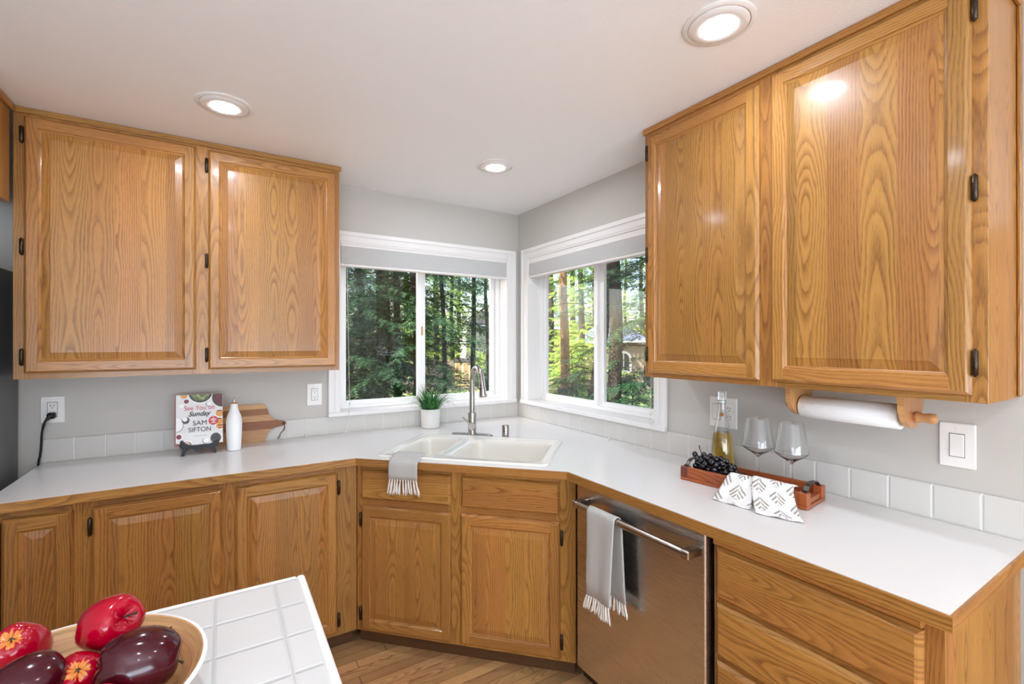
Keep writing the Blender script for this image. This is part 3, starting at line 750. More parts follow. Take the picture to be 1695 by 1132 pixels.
# ------------------------------------------------------------------ outlets and switch
def plate(name, label, cat, Mx, u0, u1, v0, v1, gangs, w=.0):
    t = thing(name, label, cat)
    m = MB(); m.box(u0, v0, w + .0005, u1, v1, w + .0065, bev=.003); m.build('cover_plate', M['plate'], t, Mx)
    H = v1 - v0
    for (kind, uc) in gangs:
        vc = (v0 + v1) / 2
        if kind != 'duplex':
            m = MB(); m.box(uc - .018, vc - .036, w + .006, uc + .018, vc + .036, w + .0072); m.build('seam', M['slot'], t, Mx)
            m = MB(); m.box(uc - .0168, vc - .0345, w + .006, uc + .0168, vc + .0345, w + .0095, bev=.0015)
            f = m.build('rocker' if kind == 'rocker' else 'receptacle', M['plate'], t, Mx)
        if kind in ('decora', 'duplex'):
            m = MB()
            for s in (-1, 1):
                y = vc + s * (.0175 if kind == 'decora' else .0195)
                top = w + (.0097 if kind == 'decora' else .0092)
                for q, hh in ((-.0062, .0045), (.0062, .0038)): m.box(uc + q - .0012, y + .003 - hh, top - .002, uc + q + .0012, y + .003 + hh, top)
                m.lathe([(.0001, top), (.0026, top), (.0026, top - .002)], 12, c=(uc, y - .0085, 0))
            if kind == 'duplex':
                m2 = MB()
                for s in (-1, 1):
                    y = vc + s * .0195; m2.lathe([(.0001, w + .0091), (.0155, w + .0091), (.017, w + .006)], 24, c=(uc, y, 0))
                f = m2.build('receptacle', M['plate'], t, Mx)
            m.build('slots', M['slot'], f, Mx)
        for s in ((-1, 1) if kind != 'duplex' else (0,)):
            m = MB(); m.lathe([(.0001, w + .0072), (.0028, w + .0070), (.003, w + .006)], 12, c=(uc, vc + s * .048, 0)); m.build('screw', M['plate'], t, Mx)
    return t
plate('wall_outlet', 'white wall outlet with a black plug in it, beside the refrigerator', 'outlet', ML, -2.632, -2.548, 1.095, 1.220, (('decora', -2.590),))
plate('wall_outlet', 'white wall outlet between the cutting board and the left window', 'outlet', ML, -1.489, -1.405, 1.096, 1.227, (('decora', -1.447),))
plate('wall_outlet', 'white double plate with a switch and an outlet behind the wine bottle', 'outlet', MR, 1.649, 1.782, 1.088, 1.225, (('rocker', 1.683), ('duplex', 1.748)))
plate('light_switch', 'single white rocker switch below the end of the right wall cabinet', 'switch', MR, 2.457, 2.542, 1.088, 1.224, (('rocker', 2.4995),))
t = thing('power_cord', 'black plug and cord running from the outlet down beside the refrigerator', 'cord')
m = MB(); m.box(-2.604, -.040, 1.118, -2.574, -.0098, 1.146, bev=.006); m.box(-2.599, -.050, 1.122, -2.580, -.038, 1.142, bev=.005); m.build('plug', M['cord'], t)
m = MB(); m.tube(smooth_path([(-2.592, -.044, 1.128), (-2.606, -.048, 1.105), (-2.617, -.040, 1.06), (-2.622, -.030, 1.00), (-2.628, -.022, .95), (-2.636, -.016, .89), (-2.640, -.016, .6), (-2.640, -.016, .05)]), [.008] * 4 + [.0055] * 6 + [.0045] * 33, 8); m.build('cable', M['cord'], t)

# refrigerator side
t = thing('refrigerator', 'dark grey refrigerator at the left end of the counter, only its side in view', 'refrigerator')
m = MB(); m.box(-3.46, -.72, .03, -2.700, -.02, 1.785, bev=.004); m.build('body', M['fridge'], t)
m = MB(); m.box(-3.46, -.80, .08, -2.700, -.725, 1.13, bev=.01); m.box(-3.46, -.80, 1.14, -2.700, -.725, 1.78, bev=.01); m.build('door', M['fridge'], t)
m = MB(); m.box(-3.42, -.70, FL, -2.74, -.06, .03); m.build('base', M['black'], t)

# ------------------------------------------------------------------ faucet and air gap
fx, fy = d2(-.103, .812)
t = thing('faucet', 'brushed nickel gooseneck faucet with a pull-down spray head behind the sink', 'faucet')
m = MB(); pl = []
for i in (0, .0, .003, .006):
    pass
def stadium(L, r, n=10):
    return [(L + r * math.cos(a), r * math.sin(a)) for a in [(-PI / 2 + PI * k / n) for k in range(n + 1)]] + [(-L + r * math.cos(a), r * math.sin(a)) for a in [(PI / 2 + PI * k / n) for k in range(n + 1)]]
rows = []
for (r, L, z) in ((.030, .098, CT + .0005), (.030, .098, CT + .007), (.0285, .098, CT + .0105), (.024, .098, CT + .0130), (.018, .098, CT + .0138)):
    rows.append([(*d2(-.103 + a, .812 + b), z) for a, b in stadium(L, r)])
m.grid(rows, closed_u=True); m.face(rows[-1], smooth=False); m.build('deck_plate', M['nickel'], t)
m = MB(); m.lathe([(.027, CT + .0135), (.027, CT + .020), (.0245, CT + .022), (.0242, 1.046), (.0235, 1.052), (.0160, 1.0525)], 28, c=(fx, fy, 0)); m.build('body', M['nickel'], t)
sp = Vector((-.087, -.994, 0)).normalized(); zc = 1.248; ra = .073
pts = [(fx, fy, 1.05), (fx, fy, 1.12), (fx, fy, 1.2)]
for k in range(0, 15):
    a = PI * k / 16; p = Vector((fx, fy, zc)) + sp * (ra - ra * math.cos(a)) + Vector((0, 0, ra * 1.05 * math.sin(a))); pts.append(tuple(p))
pl_ = Vector(pts[-1]); dv = (Vector(pts[-1]) - Vector(pts[-2])).normalized()
dv = (sp * .26 + Vector((0, 0, -1))).normalized()
pts.append(tuple(pl_ + dv * .02))
m = MB(); m.tube(pts, .0155, 18); m.build('gooseneck', M['nickel'], t)
h0 = Vector(pts[-1]); m = MB()
m.tube([h0, h0 + dv * .001, h0 + dv * .012, h0 + dv * .04, h0 + dv * .095, h0 + dv * .098, h0 + dv * .099], [.0157, .0163, .0163, .0178, .0228, .0218, .020], 22); sh = m.build('spray_head', M['nickel'], t)
side = sp.cross(Vector((0, 0, 1))).normalized()
# the buttons sit on the face turned to the kitchen
bdir = (sp * .55 - side * .85).normalized() if (sp * .55 - side * .85).dot(CAM - h0) > (sp * .55 + side * .85).dot(CAM - h0) else (sp * .55 + side * .85).normalized()
m = MB(); 
for d, r, rad in ((.030, .0180, .0065), (.050, .0195, .0075), (.062, .0203, .006)):
    c = h0 + dv * d + bdir * (r - .0035); m.sphere(c, rad, 12, 8)
m.build('button', M['cord'], sh)
ld = Vector((-.80, -.42, 0)).normalized()
hb = Vector((fx, fy, .975)); fwd = Vector((-.50, -.86, 0)).normalized()
m = MB(); m.tube([hb, hb + fwd * .012, hb + fwd * .036, hb + fwd * .038], [.0215, .0225, .0225, .020], 24)
m.build('valve_housing', M['nickel'], t)
lv = rt0 * -.70 + Vector((0, 0, .72)); lv.normalize(); l0 = hb + fwd * .026 + lv * .019
m = MB(); m.tube([l0, l0 + lv * .055, l0 + lv * .058], [.0052, .0046, .003], 12); m.build('lever', M['nickel'], t)
gx, gy = d2(.100, .800)
t = thing('air_gap_cap', 'small brushed nickel air gap cylinder standing to the right of the faucet', 'air gap')
m = MB(); m.lathe([(.0225, CT + .0005), (.0225, CT + .003), (.0208, CT + .005), (.0208, CT + .066), (.0185, CT + .071), (.001, CT + .072)], 28, c=(gx, gy, 0)); b = m.build('cap', M['nickel'], t)
m = MB(); cdv = (CAM - Vector((gx, gy, CAM.z))).normalized(); cs = Vector((0, 0, 1)).cross(cdv)
for z in (.053, .040, .033): m.sphere(Vector((gx, gy, CT + z)) + (cdv * .9 - cs * .35).normalized() * .0195, .0042, 10, 6)
m.build('slot', M['slot'], b)

# ------------------------------------------------------------------ towels with knotted fringe
def towelmat():
    t = NT('woven_towel'); uv = t.n('UVMap'); sp = t.n('SeparateXYZ'); t.l(uv.outputs[0], sp.inputs[0]); u, v = sp.outputs[0], sp.outputs[1]
    zz = t.math('ABSOLUTE', t.math('SUBTRACT', t.math('FRACT', t.math('DIVIDE', u, .016)), .5))
    s = t.math('SINE', t.math('MULTIPLY', t.math('ADD', v, t.math('MULTIPLY', zz, .016)), 2 * PI / .0036))
    n = t.noise(t.comb(t.math('MULTIPLY', u, 900.0), t.math('MULTIPLY', v, 900.0)), 1.0, 2)
    f = t.math('ADD', t.math('MULTIPLY', s, .30), n)
    c = t.ramp(f, (.15, srgb(150, 148, 143)), (.85, srgb(204, 202, 196)))
    t.set(Base_Color=c, Roughness=.95, Sheen_Weight=.3); t.bump(f, .5, .001); return t.m
M['towel'] = towelmat(); M['fringe'] = plain('towel_fringe', srgb(232, 228, 220), .9)
def drape(parent, Mx, prof, widths, th=.0035, wave=.002, nu=18, seed=1):
    """prof: (v,w) points along the cloth, widths: (u0,u1) at each; returns the bottom edge points"""
    rnd = random.Random(seed); ph = rnd.random() * 6
    L = [0]
    for a, b in zip(prof, prof[1:]): L.append(L[-1] + math.hypot(b[0] - a[0], b[1] - a[1]))
    def side(sg):
        rows = []
        for i, ((v, w), (u0, u1)) in enumerate(zip(prof, widths)):
            a = prof[max(i - 1, 0)]; b = prof[min(i + 1, len(prof) - 1)]
            t_ = Vector((b[0] - a[0], b[1] - a[1])).normalized(); nn = Vector((-t_.y, t_.x))
            row = []
            for k in range(nu + 1):
                f = k / nu; d = sg * th / 2 + wave * math.sin(f * 9 + ph + i * .15) * min(1, L[i] / L[-1] * 2)
                row.append((u0 + (u1 - u0) * f, v + nn.x * d, w + nn.y * d))
            rows.append(row)
        return rows
    A, B = side(1), side(-1); m = MB()
    uvs = lambda i, j: (j / nu * (widths[0][1] - widths[0][0]), L[min(i, len(L) - 1)])
    m.grid(A, uvs=uvs); m.grid(B, uvs=uvs)
    for k in (0, -1):
        m.grid([[r[k] for r in A], [r[k] for r in B]], smooth=False); m.grid([A[k], B[k]], smooth=False)
    m.build('cloth', M['towel'], parent, Mx, merge=True)
    return A[-1]
def fringe(parent, Mx, edge, length, n=12, seed=2, out=0.0):
    rnd = random.Random(seed); m = MB()
    for k in range(n):
        f = (k + .5) / n * (len(edge) - 1); i = int(f); a, b = edge[i], edge[min(i + 1, len(edge) - 1)]
        p = Vector(a).lerp(Vector(b), f - i); spread = ((k + .5) / n - .5) * .012
        m.sphere((p.x, p.y - .004, p.z), .0042, 8, 6)
        for q in range(4):
            dx = rnd.uniform(-.005, .005) + spread * 2; dz = rnd.uniform(-.004, .004); l = length * rnd.uniform(.82, 1.05)
            m.tube([(p.x + rnd.uniform(-.002, .002), p.y, p.z + rnd.uniform(-.001, .001)), (p.x + dx * .4 + rnd.uniform(-.003, .003), p.y - l * .4, p.z + dz * .6 + out * .3), (p.x + dx, p.y - l * .8, p.z + dz + out), (p.x + dx * 1.2, p.y - l, p.z + dz + out)], [.0021, .0026, .0026, .0012], 6)
    m.build('fringe', M['fringe'], parent, Mx)
t = thing('dish_towel', 'grey woven towel with white fringe draped over the sink front edge', 'towel')
prof = [(.9275, 1.330), (.9285, 1.35), (.9285, 1.385), (.928, 1.41), (.921, 1.430), (.9185, 1.448), (.9165, 1.460), (.908, 1.468), (.895, 1.4705), (.87, 1.4715), (.85, 1.4715), (.832, 1.4715)]
wd = [(-.322 + .022 * min(1, i / 6), -.168 + .014 * min(1, i / 6)) for i in range(len(prof))]
e = drape(t, MD, prof, wd, wave=.0015)
fringe(t, MD, e, .072, 11)
t = thing('dish_towel', 'grey woven towel with white fringe hanging from the dishwasher handle', 'towel')
R_ = .0175; prof = [(.500, .703)] + [(.56, .705), (.64, .707), (.72, .7075), (.79, .7075)]
prof = [(z, w) for z, w in prof] + [(hz + R_ * math.sin(a), hw + R_ * math.cos(a)) for a in [PI * k / 10 for k in range(11)]]
front = prof[::-1]                                       # from the back of the bar over the top and down the front
backp = [(.53, .667), (.62, .669), (.72, .671), (.79, .6722)]
pr_ = [(hz + R_ * math.sin(a), hw - R_ * math.cos(a)) for a in [PI * k / 10 for k in range(11)]] + [(.78, .708), (.72, .709), (.64, .712), (.56, .715), (.502, .717)]
wd = [(1.604 + .0015 * max(0, i - 10), 1.752 - .003 * max(0, i - 10)) for i in range(len(pr_))]
e = drape(t, MR, pr_, wd, seed=3, wave=.003); fringe(t, MR, e, .058, 11, 5, .004)
pb = [(hz + .001, hw - R_), (.79, .6720), (.72, .6705), (.64, .669), (.56, .668), (.515, .667)]
wd = [(1.612 + .003 * i, 1.752 + .004 * i) for i in range(len(pb))]
e = drape(t, MR, pb, wd, seed=4, wave=.002); fringe(t, MR, e, .05, 10, 6)

# ------------------------------------------------------------------ potted grass
def leafmat(name, c1, c2, trans=.25, rough=.45):
    t = NT(name); oi = t.n('TexCoord'); n = t.noise(oi.outputs['Object'], 18, 2)
    c = t.mix(t.ramp(n, (.35, (0, 0, 0)), (.65, (1, 1, 1))), c1, c2)
    t.set(Base_Color=c, Roughness=rough)
    if trans:
        tl = t.n('BsdfTranslucent'); t.l(c, tl.inputs[0]); mx = t.n('MixShader'); mx.inputs[0].default_value = trans
        t.l(t.b.outputs[0], mx.inputs[1]); t.l(tl.outputs[0], mx.inputs[2]); t.l(mx.outputs[0], t.t.nodes['Material Output'].inputs[0])
    return t.m
M['grassleaf'] = leafmat('grass_leaf', srgb(30, 84, 38), srgb(74, 138, 60), .15)
M['pot'] = plain('pot_glaze', srgb(222, 217, 210), .5, bump=(90, .25, .002))
M['soil'] = plain('soil', srgb(44, 34, 26), .9)
px, py = -.757, -.118
t = thing('potted_grass', 'small green grass plant in a white ribbed pot on the counter by the left window', 'plant')
m = MB(); m.lathe([(.001, CT + .001), (.054, CT + .001), (.0585, CT + .004), (.060, CT + .06), (.0622, CT + .121), (.0605, CT + .124), (.0575, CT + .122), (.0565, CT + .112)], 40, c=(px, py, 0)); m.build('pot', M['pot'], t)
m = MB(); m.lathe([(.0005, CT + .116), (.03, CT + .115), (.057, CT + .112)], 24, c=(px, py, 0)); m.build('soil', M['soil'], t)
m = MB(); rnd = random.Random(11)
for k in range(230):
    a = rnd.random() * 2 * PI; r0 = .05 * math.sqrt(rnd.random()); sprd = rnd.random() ** .8
    ln = rnd.uniform(.11, .21); th0 = math.radians(86 - sprd * 38); bend = math.radians(rnd.uniform(25, 60) + sprd * 70)
    base = Vector((px + r0 * math.cos(a), py + r0 * math.sin(a), CT + .112)); a2 = a + rnd.uniform(-.5, .5)
    d = Vector((math.cos(a2), math.sin(a2), 0)); sd_ = Vector((-d.y, d.x, 0)); w = rnd.uniform(.0022, .0042)
    rows = []; p = base.copy(); n = 7
    for i in range(n + 1):
        f = i / n; el = th0 - bend * f * f * 1.3
        ww = w * (1 - f ** 2.2) + .0002; up_ = Vector((0, 0, 1)) * .25 * ww
        rows.append([tuple(p - sd_ * ww + up_), tuple(p), tuple(p + sd_ * ww + up_)])
        q = p + (d * math.cos(el) + Vector((0, 0, math.sin(el)))) * ln / n
        if q.y > -.034: q.y = -.034 + .0 * (q.y)
        if q.z < CT + .01: q.z = CT + .01
        p = q
    m.grid(rows)
m.build('leaves', M['grassleaf'], t)

# ------------------------------------------------------------------ cookbook on its easel
t = thing('book_easel', 'small black lacquered easel with curly feet holding up the cookbook', 'easel')
sil = [(-2.092, 0.975), (-2.088, 0.992), (-2.078, 0.992), (-2.07, 0.972), (-2.039, 0.964), (-2.022, 0.965), (-1.967, 0.962), (-1.949, 0.973), (-1.935, 0.978), (-1.927, 0.970), (-1.935, 0.950), (-1.948, 0.941), (-1.938, 0.922), (-1.945, 0.9146), (-1.952, 0.919), (-1.967, 0.943), (-1.999, 0.947), (-2.008, 0.932), (-2.026, 0.930), (-2.036, 0.948), (-2.056, 0.947), (-2.068, 0.933), (-2.074, 0.9146), (-2.084, 0.9146), (-2.085, 0.920), (-2.078, 0.943), (-2.092, 0.962)]
def rounded(poly, it=2):
    for _ in range(it):
        out = []
        for i in range(len(poly)):
            a, b = poly[i], poly[(i + 1) % len(poly)]
            out += [(a[0] * .75 + b[0] * .25, a[1] * .75 + b[1] * .25), (a[0] * .25 + b[0] * .75, a[1] * .25 + b[1] * .75)]
        poly = out
    return poly
cut = -2.0165
L_ = [p for p in sil if p[0] < cut] ; R2_ = [p for p in sil if p[0] > cut]
fl = rounded([(-2.092, .975), (-2.088, .992), (-2.078, .992), (-2.07, .972), (-2.039, .964), (-2.018, .965), (-2.018, .931), (-2.026, .930), (-2.036, .948), (-2.056, .947), (-2.068, .933), (-2.0735, .913), (-2.0855, .913), (-2.086, .922), (-2.078, .943), (-2.094, .962)], 2)
frr = rounded([(-2.015, .965), (-1.967, .962), (-1.949, .973), (-1.935, .980), (-1.926, .970), (-1.935, .950), (-1.947, .941), (-1.937, .922), (-1.945, .913), (-1.953, .918), (-1.967, .943), (-1.999, .947), (-2.008, .932), (-2.015, .931)], 2)
for poly, dy in ((fl, -.212), (frr, -.205)):
    zmin = min(p[1] for p in poly); poly = [(x, z - zmin + CT + .0008) if z < zmin + .003 else (x, z) for x, z in poly]
    m = MB(); m.prism([(z, x) for x, z in poly], dy, dy + .014, axis=1); m.build('foot', M['easel'], t)
for x in (-2.04, -1.975):
    m = MB(); m.box(x - .006, -.2, .950, x + .006, -.125, .960, bev=.002); m.build('ledge', M['easel'], t)
lean = math.radians(12); LB = Matrix.Translation((-2.010, -.192, .9615)) @ Matrix.Rotation(math.radians(3), 4, 'Z') @ Matrix.Rotation(-lean, 4, 'X')
m = MB(); m.box(-.02, .036, .0, .02, .044, .17, bev=.002); m.build('back_rest', M['easel'], t, LB)
m = MB(); m.tube([LB @ Vector((0, .042, .15)), (-2.008, -.055, CT + .004)], .005, 8); m.build('prop', M['easel'], t)
# the book: local x across, z up the cover, -y towards the room
bk = thing('cookbook', 'white hardcover cookbook with food photos propped upright on the black easel', 'book')
BW, BH, BT = .197, .252, .030
def cover(name, x, y0, y1, mat, par=bk): 
    m = MB(); m.box(-BW / 2, y0, .001, BW / 2, y1, BH, bev=.0008); return m.build(name, mat, par, LB)
M['cover'] = plain('book_cover', srgb(222, 220, 217), .35)
M['spine'] = plain('book_spine_red', srgb(150, 48, 38), .5)
M['page'] = plain('paper', srgb(228, 222, 208), .8)
fc = cover('front_cover', 0, 0, .0025, M['cover']); cover('back_cover', 0, BT - .0025, BT, M['spine'])
m = MB(); m.box(-BW / 2 + .001, .0025, .004, BW / 2 - .004, BT - .0025, BH - .003); m.build('pages', M['page'], bk, LB)
m = MB(); m.box(-BW / 2 - .003, .0, .001, -BW / 2 + .0008, BT, BH, bev=.001); m.build('spine', M['spine'], bk, LB)
ink = {}
def art(col, name): 
    if name not in ink: ink[name] = plain('print_' + name, srgb(*col), .4)
    return ink[name]
lay = [0]
def disc(mb, x, z, rx, rz, mi, n=28, d=None):
    lay[0] += 1; y = -.0003 - .00002 * lay[0]
    cl = lambda p: (min(max(p[0], -BW / 2 + .001), BW / 2 - .001), y, min(max(p[1], .002), BH - .001))
    pts = [cl((x + rx * math.cos(2 * PI * k / n), z + rz * math.sin(2 * PI * k / n))) for k in range(n)]
    mb.face(pts, None, mi)
def bc(X, Y): return ((X - 95) / 685 * BW - BW / 2, (848 - .05 * (X - 95) - Y) / 730 * BH)
mats = [art((46, 40, 34), 'pan'), art((86, 92, 44), 'greens'), art((168, 176, 120), 'pale_greens'), art((84, 22, 22), 'stew'), art((216, 150, 62), 'bread'), art((240, 238, 234), 'china'), art((122, 22, 36), 'wine'), art((60, 58, 58), 'coffee'), art((150, 148, 146), 'grey_shadow'), art((190, 40, 40), 'red_seal'), art((150, 110, 70), 'crumble'), art((140, 62, 24), 'crust')]
m = MB(); S_ = BW / 685; Z_ = BH / 730
def dd(X, Y, rx, ry, mi): x, z = bc(X, Y); disc(m, x, z, rx * S_, ry * Z_, mi)
dd(450, 85, 190, 150, 5); dd(450, 85, 172, 136, 0); dd(450, 92, 140, 105, 1)
rnd = random.Random(5)
for k in range(26): dd(450 + rnd.uniform(-110, 110), 120 + rnd.uniform(-25, 75), rnd.uniform(12, 34), rnd.uniform(4, 9), rnd.choice([2, 1, 2]))
dd(775, 140, 155, 145, 0); dd(775, 140, 132, 122, 3)
for k in range(24): dd(720 + rnd.uniform(-45, 55), 150 + rnd.uniform(-70, 90), rnd.uniform(5, 11), rnd.uniform(4, 8), rnd.choice([11, 3, 6]))
dd(210, 130, 48, 34, 4); dd(245, 207, 46, 38, 5); dd(245, 207, 37, 30, 6); dd(565, 245, 40, 36, 8); dd(575, 240, 34, 30, 5)
dd(175, 275, 36, 30, 5); dd(120, 545, 88, 100, 8); dd(112, 540, 84, 96, 5); dd(235, 480, 55, 50, 7); dd(225, 463, 36, 32, 5)
dd(145, 710, 50, 46, 5); dd(140, 712, 38, 34, 6); dd(150, 860, 140, 70, 5); dd(250, 830, 90, 62, 5); dd(250, 830, 70, 50, 10)
for k in range(14): dd(250 + rnd.uniform(-55, 55), 818 + rnd.uniform(-28, 14), rnd.uniform(6, 13), rnd.uniform(5, 10), rnd.choice([0, 5, 10]))
dd(110, 830, 40, 26, 11); dd(745, 395, 82, 58, 5); dd(735, 385, 62, 48, 4); dd(750, 540, 88, 90, 5); dd(735, 500, 52, 48, 4); dd(730, 570, 52, 44, 4); dd(735, 560, 40, 10, 11); dd(730, 345, 44, 9, 11); dd(725, 462, 40, 8, 0); dd(742, 600, 34, 8, 11)
dd(700, 745, 80, 76, 5); dd(672, 742, 80, 74, 7); dd(672, 742, 58, 54, 0); dd(520, 780, 50, 40, 8); dd(530, 775, 44, 36, 5)
dd(640, 488, 74, 64, 9)
for i, (w_, yy) in enumerate(((12, 445), (46, 465), (52, 482), (22, 500), (44, 520))): dd(640, yy, w_, 4.5, 5)
m.build('cover_artwork', mats, bk, LB)
def text(parent, s, X, Y, width_px, mat, name, shear=0.0, squeeze=1.0, weight=.0):
    cu = bpy.data.curves.new('title', 'FONT'); cu.body = s; cu.size = .03; cu.shear = shear; cu.offset = weight; cu.extrude = .00012
    ob = bpy.data.objects.new('title', cu); C.objects.link(ob)
    dg = bpy.context.evaluated_depsgraph_get(); me = bpy.data.meshes.new_from_object(ob.evaluated_get(dg)); bpy.data.objects.remove(ob)
    xs = [v.co.x for v in me.vertices]; x0, w = min(xs), max(xs) - min(xs); k = width_px * S_ / w; x, z = bc(X, Y)
    tilt = 0.0
    for v in me.vertices:
        p = Vector(((v.co.x - x0) * k + x, -.0030 - v.co.z, v.co.y * k * squeeze + z)); v.co = LB @ p
    me.materials.clear(); me.materials.append(mat); me.name = name
    o = bpy.data.objects.new(name, me); C.objects.link(o); o.parent = parent
    return o
M['ink_red'] = plain('ink_red', srgb(196, 62, 84), .5); M['ink_dark'] = plain('ink_dark', srgb(44, 42, 44), .5)
text(fc, 'See You on', 215, 340, 440, M['ink_red'], 'lettering', 0, 1.2)
text(fc, 'Sunday', 275, 424, 330, M['ink_dark'], 'lettering', .35, 1.05, .0006)
text(fc, 'SAM', 338, 555, 200, M['ink_dark'], 'lettering', 0, 1.05)
text(fc, 'SIFTON', 275, 650, 325, M['ink_dark'], 'lettering', 0, 1.12)
text(fc, 'The New York Times', 342, 712, 195, M['ink_dark'], 'lettering', .2, 1.0)
# ------------------------------------------------------------------ cutting board leaning on the splash
t = thing('cutting_board', 'striped wooden cutting board with handle leaning behind the cookbook', 'cutting board')
LC = Matrix.Translation((0, -.042, CT + .001)) @ Matrix.Rotation(math.radians(-5), 4, 'X')
z_ = lambda z: z - CT
def xr(z):                                            # right outline of the board
    P = [(.911, -1.712), (.93, -1.708), (.955, -1.699), (.970, -1.689), (.982, -1.676), (.990, -1.655), (.996, -1.622), (1.000, -1.607), (1.010, -1.602), (1.018, -1.607), (1.0225, -1.620), (1.028, -1.650), (1.036, -1.668), (1.050, -1.682), (1.065, -1.690), (1.09, -1.697), (1.11, -1.704), (1.119, -1.712), (1.1255, -1.725)]
    for (a, b), (c, d) in zip(P, P[1:]):
        if a <= z <= c: return b + (d - b) * (z - a) / (c - a)
    return P[-1][1] if z > 1.1 else P[0][1]
for (z0, z1, mat, nm) in ((.911, .983, 'strip_a', 'pale_strip'), (.983, 1.0305, 'strip_b', 'brown_strip'), (1.0305, 1.063, 'strip_a', 'pale_strip'), (1.063, 1.099, 'strip_b', 'brown_strip'), (1.099, 1.1255, 'strip_a', 'pale_strip')):
    n = 10; poly = [(-1.985, z_(z0)), ] + [(xr(z0 + (z1 - z0) * k / n), z_(z0 + (z1 - z0) * k / n)) for k in range(n + 1)] + [(-1.985, z_(z1))]
    of = uvoff(True); m = MB()
    for y in (0, .018): m.face([(x, y, z) for x, z in (poly if y == 0 else poly[::-1])], [(z + of[0], x + of[1]) for x, z in (poly if y == 0 else poly[::-1])])
    for i in range(len(poly)):
        a, b = poly[i], poly[(i + 1) % len(poly)]; m.face([(a[0], 0, a[1]), (b[0], 0, b[1]), (b[0], .018, b[1]), (a[0], .018, a[1])], [(of[0], a[0] + of[1]), (of[0], b[0] + of[1]), (of[0] + .018, b[0] + of[1]), (of[0] + .018, a[0] + of[1])])
    m.build(nm, M[mat], t, LC)
m = MB(); hc = (-1.617, z_(1.0085))
m.lathe([(.0035, -.0006), (.0075, -.0012), (.009, -.0002)], 18, c=(hc[0], 0, hc[1]), axis=1)
m.tube([LC.inverted() @ Vector(p) if 0 else Vector(p) for p in smooth_path([(hc[0], -.003, hc[1]), (hc[0] + .004, -.006, hc[1] - .02), (hc[0] - .004, -.006, hc[1] - .04), (hc[0] - .018, -.008, hc[1] - .055), (hc[0] - .019, -.008, hc[1] - .07), (hc[0] - .030, -.010, hc[1] - .086)])], .0017, 6)
m.tube([Vector(p) for p in smooth_path([(hc[0], -.003, hc[1]), (hc[0] + .006, -.007, hc[1] - .018), (hc[0] + .002, -.008, hc[1] - .036), (hc[0] - .014, -.009, hc[1] - .052), (hc[0] - .022, -.009, hc[1] - .066), (hc[0] - .034, -.011, hc[1] - .084)])], .0017, 6)
m.build('leather_cord', M['leather'], t, LC)

# ------------------------------------------------------------------ white oil bottle
t = thing('oil_bottle', 'white ceramic oil bottle with a steel pourer in front of the cutting board', 'bottle')
m = MB(); bx, by = -1.863, -.178
m.lathe([(.001, CT + .001), (.028, CT + .001), (.0312, CT + .004), (.0335, .96), (.0358, 1.00), (.0365, 1.045), (.0358, 1.072), (.0325, 1.090), (.0265, 1.106), (.0210, 1.119), (.0178, 1.131), (.0164, 1.144), (.0160, 1.153), (.0150, 1.1545), (.010, 1.1545)], 36, c=(bx, by, 0)); m.build('body', M['ceramic'], t)
m = MB(); m.lathe([(.0165, 1.1545), (.0165, 1.158), (.0105, 1.160), (.006, 1.163)], 20, c=(bx, by, 0)); m.build('stopper', M['pine'], t)
m = MB(); m.tube([(bx, by, 1.158), (bx, by, 1.172), (bx + .002, by - .002, 1.189)], [.0045, .0040, .0032], 10); m.build('pourer', M['chrome'], t)

# ------------------------------------------------------------------ tray with bottle, glasses, grapes
ya = Vector((.054, -.456, 0)).normalized(); xa = Vector((-ya.y, ya.x, 0)); xa = xa if xa.x > 0 else -xa      # ya along the tray, xa towards the wall
TO = Vector((-.330, -1.742, CT + .001)); TL, TW, TH = .462, .165, .054
def tr(a, b, z): return TO + ya * a + xa * b + Vector((0, 0, z))
MT = Matrix(((ya.x, xa.x, 0, TO.x), (ya.y, xa.y, 0, TO.y), (0, 0, 1, TO.z), (0, 0, 0, 1)))
t = thing('serving_tray', 'long reddish wooden tray with metal handles holding grapes and wine glasses', 'tray')
m = MB(); m.box(.0, 0, 0, TL, TW, .012, grain=0, bev=.002); m.build('bottom', M['trayred'], t, MT)
for b0 in (0, TW - .014):
    m = MB(); m.box(.030, b0, .0122, TL - .03, b0 + .014, TH, grain=0, bev=.0015); m.build('side', M['trayred'], t, MT)
for a0 in (0, TL - .030):
    m = MB()
    m.box(a0, 0, .0122, a0 + .030, .030, TH, grain=2, bev=.002); m.box(a0, TW - .030, .0122, a0 + .030, TW, TH, grain=2, bev=.002)
    m.box(a0 + .006, .030, .0122, a0 + .024, TW - .030, .030, grain=1, bev=.0015); m.build('end', M['trayend'] if a0 == 0 else M['trayred'], t, MT)
    m = MB(); ac = a0 + .015; P = []
    for (b, z) in ((.018, TH), (.028, TH + .002), (.040, TH + .014), (.055, TH + .020), (TW / 2, TH + .022), (TW - .055, TH + .020), (TW - .040, TH + .014), (TW - .028, TH + .002), (TW - .018, TH)): P.append((b, z))
    for i in range(len(P) - 1):
        (b0, z0), (b1, z1) = P[i], P[i + 1]
        q = [(ac - .008, b0, z0), (ac + .008, b0, z0), (ac + .008, b1, z1), (ac - .008, b1, z1)]
        m.face(q); m.face([(x, y, z + .0025) for x, y, z in q[::-1]])
        for s in (-.008, .008): m.face([(ac + s, b0, z0), (ac + s, b1, z1), (ac + s, b1, z1 + .0025), (ac + s, b0, z0 + .0025)])
    m.build('handle', M['iron'], t, MT)

